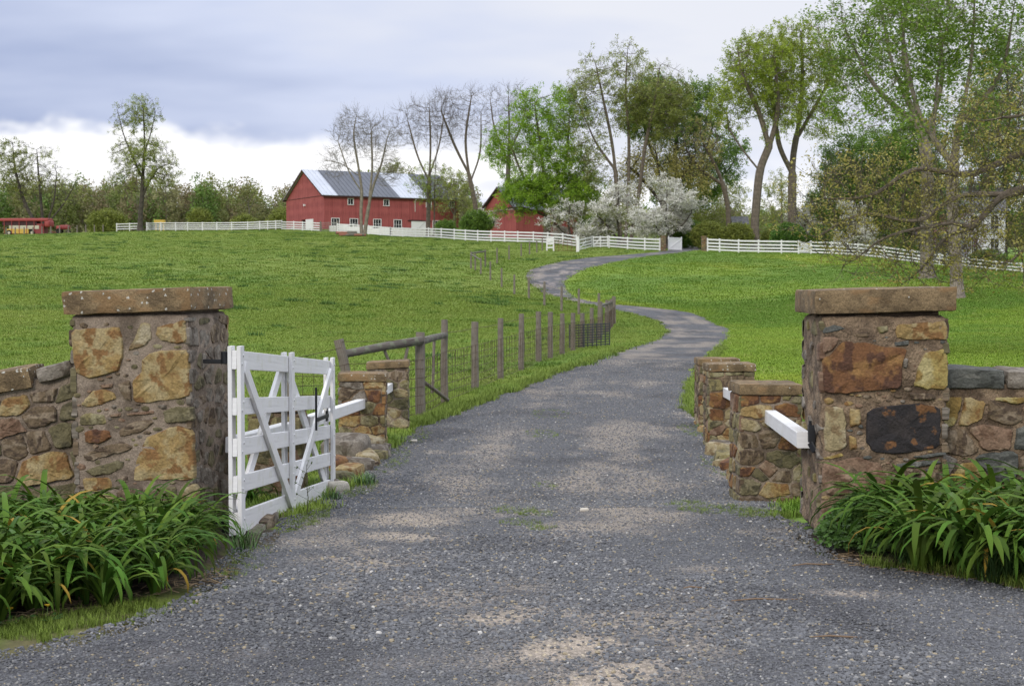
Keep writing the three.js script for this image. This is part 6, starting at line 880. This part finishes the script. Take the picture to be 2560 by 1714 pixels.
dogwood('white dogwood in front of the dark roofed outbuilding', 35.8, -176, 5.6, 2.4, 3109, 0.9, 0.25, 0.4);
dogwood('broad white dogwood behind the fence right of the round shrubs', 38.9, -166, 6.6, 3.0, 3111, 1.3, 0.3, 0.15);
tree('redbud_tree', 'pink flowering redbud before the farmhouse', 'redbud', 49.5, -163, { seed: 3120, bark: 'dark', R: 0.2, n: 380, step: 0.5, infl: 6, bare: 1.2, limbs: [[[0, 0, 0], [0, 1.5, 0], [0.5, 3.5, 0], [0.2, 6, 0]], [[0, 1, 0], [-1.8, 3, 0], [-3, 4.6, 0]], [[0, 1, 0], [1.8, 2.6, 0], [3, 4, 0]]], env: [{ c: [-1.8, 4.4, 0], r: [2.6, 2.2, 2.2] }, { c: [1.6, 4.0, 0], r: [2.8, 2.4, 2.2] }], twigs: { n: 3, len: 0.5, along: 0.7 }, leaf: [{ spray: 'small', mat: petalMat, per: 0.5, jit: 0.2, size: 1.1, tone: tone([0.30, 0.15, 0.16], [0.38, 0.21, 0.21]), name: 'blossom' }] });
// background trees seen between the trunks and right side
[['loose pale tree seen between the two tall trunks', 34.5, -232, 10.5, 4.2, 3201, GREEN.pale, 0.6], ['slender pale tree right of the straight pale trunk', 44, -236, 12, 4.4, 3203, GREEN.pale, 0.5], ['olive green tree behind the long hedge', 29, -226, 8.6, 4.4, 3205, GREEN.olive, 0.8], ['grey green tree behind the yard left of the smaller barn', -9.5, -236, 9.5, 4.4, 3207, GREEN.pale, 0.7], ['round green treetop showing over the barn roof', -21, -262, 12.8, 5.2, 3209, GREEN.olive, 1.1], ['grey green tree right of the smaller barn', 7.5, -214, 9.4, 4.8, 3211, GREEN.olive, 0.9], ['light tree left of the drooping blossom', 10, -200, 11, 3.8, 3213, GREEN.pale, 0.6]].forEach(([l, x, z, h, w, s, tn, per]) => tree('background_tree', l, 'tree', x, z, { seed: s, bark: 'pale', R: 0.22, n: 360, step: 0.7, infl: 8, bare: h * 0.15, limbs: [[[0, 0, 0], [0.1, h * 0.4, 0], [0, h * 0.9, 0]], [[0, h * 0.25, 0], [w * 0.5, h * 0.6, 0]], [[0, h * 0.25, 0], [-w * 0.5, h * 0.6, 0]]], env: [{ c: [0, h * 0.7, 0], r: [w * 0.7, h * 0.3, w * 0.6] }, { c: [0, h * 0.4, 0], r: [w, h * 0.28, w * 0.8] }], twigs: { n: 3, len: 0.8, along: 0.7 }, leaf: [{ spray: 'mid', per, jit: 0.5, size: 1.15, tone: tn }] }, T));
// ---------------------------------------------------------------- shrubs and hedges
function shrub(name, label, x, z, w, h, d, tn, n, seed, group, spray = 'bush', size = 1, mat = leafMat) {
  const P = thing(name, label, 'shrub', group), r = rng(seed), y = gy(x, z), tips = []; P.position.set(x, y - 0.03, z); const st = [];
  for (let i = 0; i < 9; i++) { const a = r() * 6.28, q = 0.5 * r(); st.push(poleGeo([V(0.1 * Math.cos(a), 0, 0.1 * Math.sin(a)), V(Math.cos(a) * w * q * 0.5, h * 0.4, Math.sin(a) * d * q * 0.5), V(Math.cos(a) * w * q, h * 0.75, Math.sin(a) * d * q)], [0.03, 0.022, 0.01], 4, false)); }
  mesh('stem', mergeGeometries(st), bark.dark, P);
  for (let i = 0; i < n; i++) { const u = r() * 2 - 1, a = r() * 6.28, q = Math.pow(r(), 0.28), s = Math.sqrt(1 - u * u), k = 0.86 + 0.28 * fbm(a * 2 + seed, u * 3, 3, seed); tips.push(V(w / 2 * q * k * s * Math.cos(a), h * 0.5 + h * 0.5 * q * k * u, d / 2 * q * k * s * Math.sin(a))); }
  leaves(P, tips, SPRAY[spray], mat, 1, 0.08, size, tn, seed + 3, 'foliage'); return P;
}
const HG = 'shrubs along the white fence';
[['long clipped olive hedge shrub left of the thick trunk', 22.2, -163, 4.0, 3.2, 2.8, 'olive', 1500], ['second olive hedge shrub close to the thick trunk', 25.6, -163.5, 3.6, 3.2, 2.8, 'olive', 1300], ['brownish shrub between the two tall trunks', 30.8, -168, 3.8, 3.0, 2.2, 'olive', 900], ['round clipped dark green shrub left of the picket gate', 30.4, -158, 4.0, 3.3, 3.0, 'box', 2200], ['smaller round dark green shrub behind the picket gate', 34.0, -159, 2.6, 3.3, 2.4, 'box', 1500], ['big dark rounded bush by the smaller barn', -4.6, -186, 4.4, 3.9, 3.2, 'dark', 1500], ['low dark bush left of the big barn side bush', -8.8, -192, 3.0, 2.6, 2.4, 'dark', 700], ['dark bush beneath the large dogwood', 20.0, -168, 5.4, 3.4, 3, 'dark', 1100], ['dark bush behind the wide dogwood', 9.6, -174, 4.6, 3.6, 3, 'dark', 800], ['yellow green drooping shrub between the blossoms', 10.6, -176, 3.2, 4.4, 3, 'spring', 1100], ['dark bush by the farmhouse porch', 46.2, -172, 4.4, 2.8, 2.6, 'dark', 900], ['dark bush right of the redbud', 55.5, -168, 5, 2.4, 3, 'dark', 900]].forEach(([l, x, z, w, h, d, t, n], i) => shrub(t === 'box' || i < 2 ? 'clipped_shrub' : 'shrub', l, x, z, w, h, d, GREEN[t], n, 3300 + i * 3, HG));
shrub('flowering_shrub', 'low white flowering shrub behind the field gate', 9.4, -168.5, 4.2, 2.3, 1.8, PETAL, 420, 3361, HG, 'blossom', 0.8, petalMat); shrub('flowering_shrub', 'small white flowering shrub left of the field gate', 5.9, -175, 2.4, 2.2, 1.6, PETAL, 190, 3363, HG, 'blossom', 0.75, petalMat);
// ---------------------------------------------------------------- far woodland
{
  const P = thing('woodland', 'far off mixed spring woodland along the horizon', 'woodland'); P.userData.kind = 'stuff'; const r = rng(3401), mats = [], cols = [], tr = [];
  const kinds = [[0.19, 0.225, 0.06], [0.235, 0.245, 0.085], [0.25, 0.21, 0.11], [0.15, 0.24, 0.05], [0.21, 0.26, 0.072], [0.27, 0.26, 0.12]];
  for (let i = 0; i < 680; i++) {
    const x = mix(-190, 190, r()), z = -mix(330, 430, Math.pow(r(), 0.8)), h = (11 + 6.5 * r()) * (x < -10 ? 1.22 : 0.75) * (-z / 380), w = 2.8 + 2.4 * r(), k = pick(r, kinds), y = H(x, z), n = 80 + Math.floor(60 * r()), thin = r() < 0.25 ? 0.35 : 1;
    tr.push(poleGeo([V(x, y - 0.3, z), V(x + (r() - 0.5), y + h * 0.5, z), V(x + (r() - 0.5) * 2, y + h * 0.93, z)], [0.24, 0.16, 0.05], 4, false)); for (let q = 0; q < 4; q++) { const a = r() * 6.28, t = 0.3 + 0.4 * r(); tr.push(poleGeo([V(x, y + h * t, z), V(x + Math.cos(a) * w * 0.7, y + h * (t + 0.28), z + Math.sin(a) * w * 0.7)], [0.1, 0.03], 3, false)); }
    for (let q = 0; q < n * thin; q++) { const u = r() * 2 - 1, a = r() * 6.28, rr = Math.pow(r(), 0.4), s = Math.sqrt(1 - u * u), m = 0.75 + 0.5 * r(); pushMat(mats, x + w * rr * s * Math.cos(a), y + h * (0.56 + 0.44 * rr * u), z + w * rr * s * Math.sin(a), r() * 2, r() * 6, r() * 2, 0.55 + 0.5 * r()); cols.push(k[0] * m, k[1] * m, k[2] * m); }
  }
  for (let i = 0; i < 2600; i++) { const x = mix(-180, 180, r()), z = -mix(322, 345, r()), y = H(x, z), m = 0.6 + 0.5 * r(), k = pick(r, kinds); pushMat(mats, x, y + 0.4 + 4.5 * r() * r(), z, r() * 2, r() * 6, r() * 2, 0.7 + 0.6 * r()); cols.push(k[0] * m, k[1] * m, k[2] * m); }
  const t = mesh('trunks', mergeGeometries(tr), bark.pale, P); t.userData.kind = 'stuff'; instanced('crowns', SPRAY.wide, leafMat, mats, cols, P);
}
[['rounded green tree left of the lone tree, before the woodland', -84, -300, 8.4, 6.6, 3501], ['low green bushy tree in the woodland right of the lone tree', -66, -305, 5.6, 7.0, 3503], ['green bushy tree at the woodland edge near the barn', -56, -302, 6, 5.4, 3505], ['wide green bushy tree at the woodland edge left of the barn', -47.5, -302, 8, 7, 3507]].forEach(([l, x, z, w, h, s]) => shrub('bushy_tree', l, x, z, w, h, w * 0.8, GREEN.olive, 800, s, 'green trees at the woodland edge', 'mid', 1.7).userData.category = 'tree');
// ---------------------------------------------------------------- daylilies and weeds by the pillars
const lilyMat = new THREE.MeshPhysicalMaterial({ vertexColors: true, roughness: 0.72, side: THREE.DoubleSide, transmission: 0.25, thickness: 0, specularIntensity: 0.22 });
function lilyGeo(seed, n, len, width, upright = 0) {
  const r = rng(seed), pos = [], col = [], nor = [], idx = [];
  for (let i = 0; i < n; i++) {
    const a = i * 2.399 + r() * 0.6, L = len * (0.65 + 0.5 * r()), w = width * (0.75 + 0.5 * r()), el0 = 1.12 + 0.42 * r() + upright, bend = (1.7 + 1.9 * r()) * (upright ? 0.6 : 1), dx = Math.cos(a), dz = Math.sin(a), S = 9, yel = r() < 0.022, k = 0.6 + 0.75 * r(), ys = 0.8 + 0.45 * r(), twist = (r() - 0.5) * 0.6;
    let px = dx * 0.02 * r(), py = -0.01, pz = dz * 0.02 * r(); const ph = dx * 0.02, q0 = pos.length / 3;
    for (let s = 0; s <= S; s++) {
      const t = s / S, el = el0 - bend * Math.pow(t, 1.6), ww = w * 0.5 * (t < 0.15 ? 0.7 + 2 * t : 1) * Math.sqrt(Math.max(0, 1 - Math.pow(t, 4))) + 0.0006, up = V(-Math.sin(el) * dx, Math.cos(el), -Math.sin(el) * dz), sd = V(-dz, 0, dx), tw = twist * t;
      const sx = sd.clone().multiplyScalar(Math.cos(tw)).addScaledVector(up, Math.sin(tw)), fold = up.clone().multiplyScalar(-0.35 * ww);
      const c = yel && t > 0.55 ? [0.36, 0.24, 0.04] : [0.084 * k * ys, 0.160 * k, 0.020 * k];
      for (const m of [-1, 0, 1]) { pos.push(px + sx.x * ww * m + (m ? 0 : fold.x), py + sx.y * ww * m + (m ? 0 : fold.y), pz + sx.z * ww * m + (m ? 0 : fold.z)); nor.push(up.x - sx.x * m * 0.3, up.y, up.z - sx.z * m * 0.3); col.push(...c); }
      if (s < S) { const b = q0 + s * 3; idx.push(b, b + 1, b + 3, b + 1, b + 4, b + 3, b + 1, b + 2, b + 4, b + 2, b + 5, b + 4); }
      px += Math.cos(el) * dx * L / S; py += Math.sin(el) * L / S; pz += Math.cos(el) * dz * L / S;
    }
  }
  const g = new THREE.BufferGeometry(); g.setAttribute('position', new THREE.Float32BufferAttribute(pos, 3)); g.setAttribute('color', new THREE.Float32BufferAttribute(col, 3)); g.setAttribute('normal', new THREE.Float32BufferAttribute(nor, 3)); g.setIndex(idx); return g;
}
const LILY = [0, 1, 2, 3, 4].map((k) => lilyGeo(4001 + k * 7, 36, 0.62, 0.031));
function lilies(label, spots, seed, scale) { const r = rng(seed); spots.forEach(([x, z], i) => { const m = mesh('daylily_plant', LILY[i % 5], lilyMat, scene), s = scale * (0.85 + 0.3 * r()); m.position.set(x, H(x, z) - 0.01, z); m.rotation.y = r() * 6.28; m.scale.setScalar(s); tag(m, label, 'daylily', label.includes('left') ? 'daylilies in the left bed' : 'daylilies in the right bed'); }); }
function spread(n, seed, inside, x0, x1, z0, z1, gap) { const r = rng(seed), out = []; for (let t = 0; t < 6000 && out.length < n; t++) { const x = mix(x0, x1, r()), z = mix(z0, z1, r()); if (!inside(x, z) || out.some(([a, b]) => Math.hypot(a - x, b - z) < gap)) continue; out.push([x, z]); } return out; }
lilies('clump of arching daylily leaves in the bed before the left pillar and wall', spread(172, 4101, (x, z) => z < bedFront(x) + 0.16 && z > -10.08 && x < (z < -9.3 ? -2.14 : driveL(z) - 0.24) , -4.6, -1.95, -10.1, -6.0, 0.135), 4103, 1.0);
lilies('clump of arching daylily leaves in the bed before the right pillar and wall', spread(112, 4111, (x, z) => z < bedFront(x) - 0.05 && z > -10.0 && x > 2.52, 2.45, 4.6, -10.05, -7.4, 0.15), 4113, 1.2);
// young daylily fan at the bed edge
{ const m = mesh('daylily_plant', lilyGeo(4201, 7, 0.34, 0.032, 0.3), lilyMat, scene); m.position.set(-2.37, H(-2.37, -7.95), -7.93); tag(m, 'young upright daylily fan at the front edge of the left bed', 'daylily'); }
{ const m = mesh('daylily_plant', lilyGeo(4203, 9, 0.3, 0.03, 0.2), lilyMat, scene); m.position.set(2.66, H(2.66, -8.95), -8.92); tag(m, 'young daylily fan at the front edge of the right bed', 'daylily'); }
{ const m = mesh('daylily_plant', LILY[2], lilyMat, scene); m.position.set(-2.32, H(-2.3, -12.6), -12.6); m.scale.setScalar(0.75); tag(m, 'daylily clump behind the white gate', 'daylily'); }
// low mound of scalloped leaves at the right pillar's foot
{
  const P = thing('leafy_weed', 'low mound of small scalloped green leaves at the right pillar foot', 'weed'), r = rng(4301), g = sprayGeo(4303, 5, 0.038, 0.03, 0.6, 1.1), mats = [], cols = []; P.position.set(2.34, H(2.34, -9.75), -9.75); const st = [];
  for (let i = 0; i < 900; i++) { const a = r() * 6.28, q = Math.sqrt(r()), x = Math.cos(a) * q * 0.30 + 0.05, z = Math.sin(a) * q * 0.42, y = 0.02 + (0.30 * (1 - q * q) + 0.05) * Math.pow(r(), 0.35), k = 0.75 + 0.5 * r(); pushMat(mats, x, y, z, (r() - 0.5) * 0.8, r() * 6.28, (r() - 0.5) * 0.8, 0.8 + 0.6 * r()); cols.push(0.105 * k, 0.21 * k, 0.045 * k); if (i % 12 === 0) st.push(poleGeo([V(x * 0.3, 0, z * 0.3), V(x * 0.8, y * 0.7, z * 0.8), V(x, y, z)], [0.004, 0.003, 0.002], 3, false)); }
  mesh('stem', mergeGeometries(st), std({ color: lin(0.09, 0.14, 0.05) }), P); instanced('foliage', g, leafMat, mats, cols, P);
}
// coarse grass clump at the right bed edge, and weeds
function grassClump(label, x, z, s, n, seed, h = 0.26) { const m = mesh('grass_clump', bladesGeo(seed, n, 0.12, h, 0.004, 1.1), std({ color: lin(0.095, 0.195, 0.045), roughness: 0.8 }), scene); m.position.set(x, H(x, z), z); m.scale.setScalar(s); tag(m, label, 'grass'); }
grassClump('coarse grass clump at the front of the right bed', 2.9, -8.5, 1.15, 260, 4401); grassClump('grass clump beside the coarse one, nearer the right edge', 3.12, -8.38, 1.0, 200, 4403); grassClump('small weedy tuft at the left of the right bed', 2.5, -9.02, 0.7, 110, 4405, 0.2); grassClump('grass tuft at the left bed corner by the gate hinge', -1.82, -9.7, 0.7, 90, 4407); grassClump('thin grass tuft below the free end of the gate', -1.66, -13.2, 0.8, 90, 4409, 0.14); grassClump('bright grass tuft on the gravel past the gate', -1.48, -14.6, 0.9, 120, 4411, 0.16);
{ // seedling in front of the gate
  const P = thing('seedling', 'thin leafy seedling growing in front of the white gate', 'seedling'), r = rng(4501), mats = [], cols = []; P.position.set(-1.72, H(-1.72, -12.0), -12.0); const st = [poleGeo([V(0, 0, 0), V(0.01, 0.14, 0), V(-0.005, 0.3, 0), V(0, 0.42, 0)], [0.004, 0.0035, 0.003, 0.002], 5, false)];
  for (let i = 0; i < 12; i++) { const y = 0.1 + 0.3 * i / 11, a = i * 2.4, L = 0.09 * (1.2 - y), e = V(Math.cos(a) * L, y + 0.05, Math.sin(a) * L); st.push(poleGeo([V(0, y, 0), e], [0.002, 0.0015], 3, false)); pushMat(mats, e.x, e.y, e.z, 0, a, 0, 0.55); cols.push(0.12, 0.17, 0.06); }
  mesh('stem', mergeGeometries(st), std({ color: lin(0.10, 0.10, 0.05) }), P); instanced('foliage', sprayGeo(4503, 3, 0.035, 0.02), leafMat, mats, cols, P);
}
{ // dandelions at the lower left
  const r = rng(4601); [[-2.72, -7.3], [-2.62, -7.42], [-2.45, -7.5]].forEach(([x, z], i) => { const P = thing('dandelion', ['dandelion flower farthest left in the grass strip', 'dandelion flower in the middle of the grass strip', 'dandelion flower right in the grass strip'][i], 'dandelion', 'dandelions in the grass strip'); P.position.set(x, H(x, z), z); mesh('stalk', poleGeo([V(0, 0, 0), V(0.01, 0.08, 0)], [0.002, 0.002], 4, false), std({ color: lin(0.14, 0.2, 0.06) }), P); mesh('flower', new THREE.ConeGeometry(0.017, 0.014, 9).rotateX(Math.PI).translate(0.01, 0.085, 0), std({ color: lin(0.65, 0.40, 0.02) }), P); const lv = []; for (let k = 0; k < 8; k++) { const a = k * 0.8 + r(); lv.push(barGeo(V(0, 0.004, 0), V(Math.cos(a) * 0.09, 0.03, Math.sin(a) * 0.09), 0.022, 0.002)); } mesh('leaf_rosette', mergeGeometries(lv), std({ color: lin(0.05, 0.13, 0.03) }), P); });
}
{ // withered leaves and dry stalks on the bare soil
  const r = rng(4701), mats = [], cols = []; for (let i = 0; i < 900; i++) { const L = r() < 0.6, x = L ? -3.6 + 1.9 * r() : 2.1 + 1.6 * r(), z = bedFront(x) + (r() - 0.75) * 0.55; if (offDrive(x, z) < -0.15) continue; const k = 0.6 + 0.8 * r(); pushMat(mats, x, driveY(x, z) + 0.004, z, (r() - 0.5) * 0.3, r() * 6.28, (r() - 0.5) * 0.4, 0.6 + r()); cols.push(0.22 * k, 0.155 * k, 0.09 * k); }
  const m = instanced('dry_litter', barGeo(V(-0.035, 0, 0), V(0.035, 0.004, 0), 0.006, 0.0015), std({ roughness: 0.95 }), mats, cols, scene); tag(m, 'dry stalks and leaf litter along the bed edges', 'litter', null, 'stuff');
}
renderer.render(scene, camera);
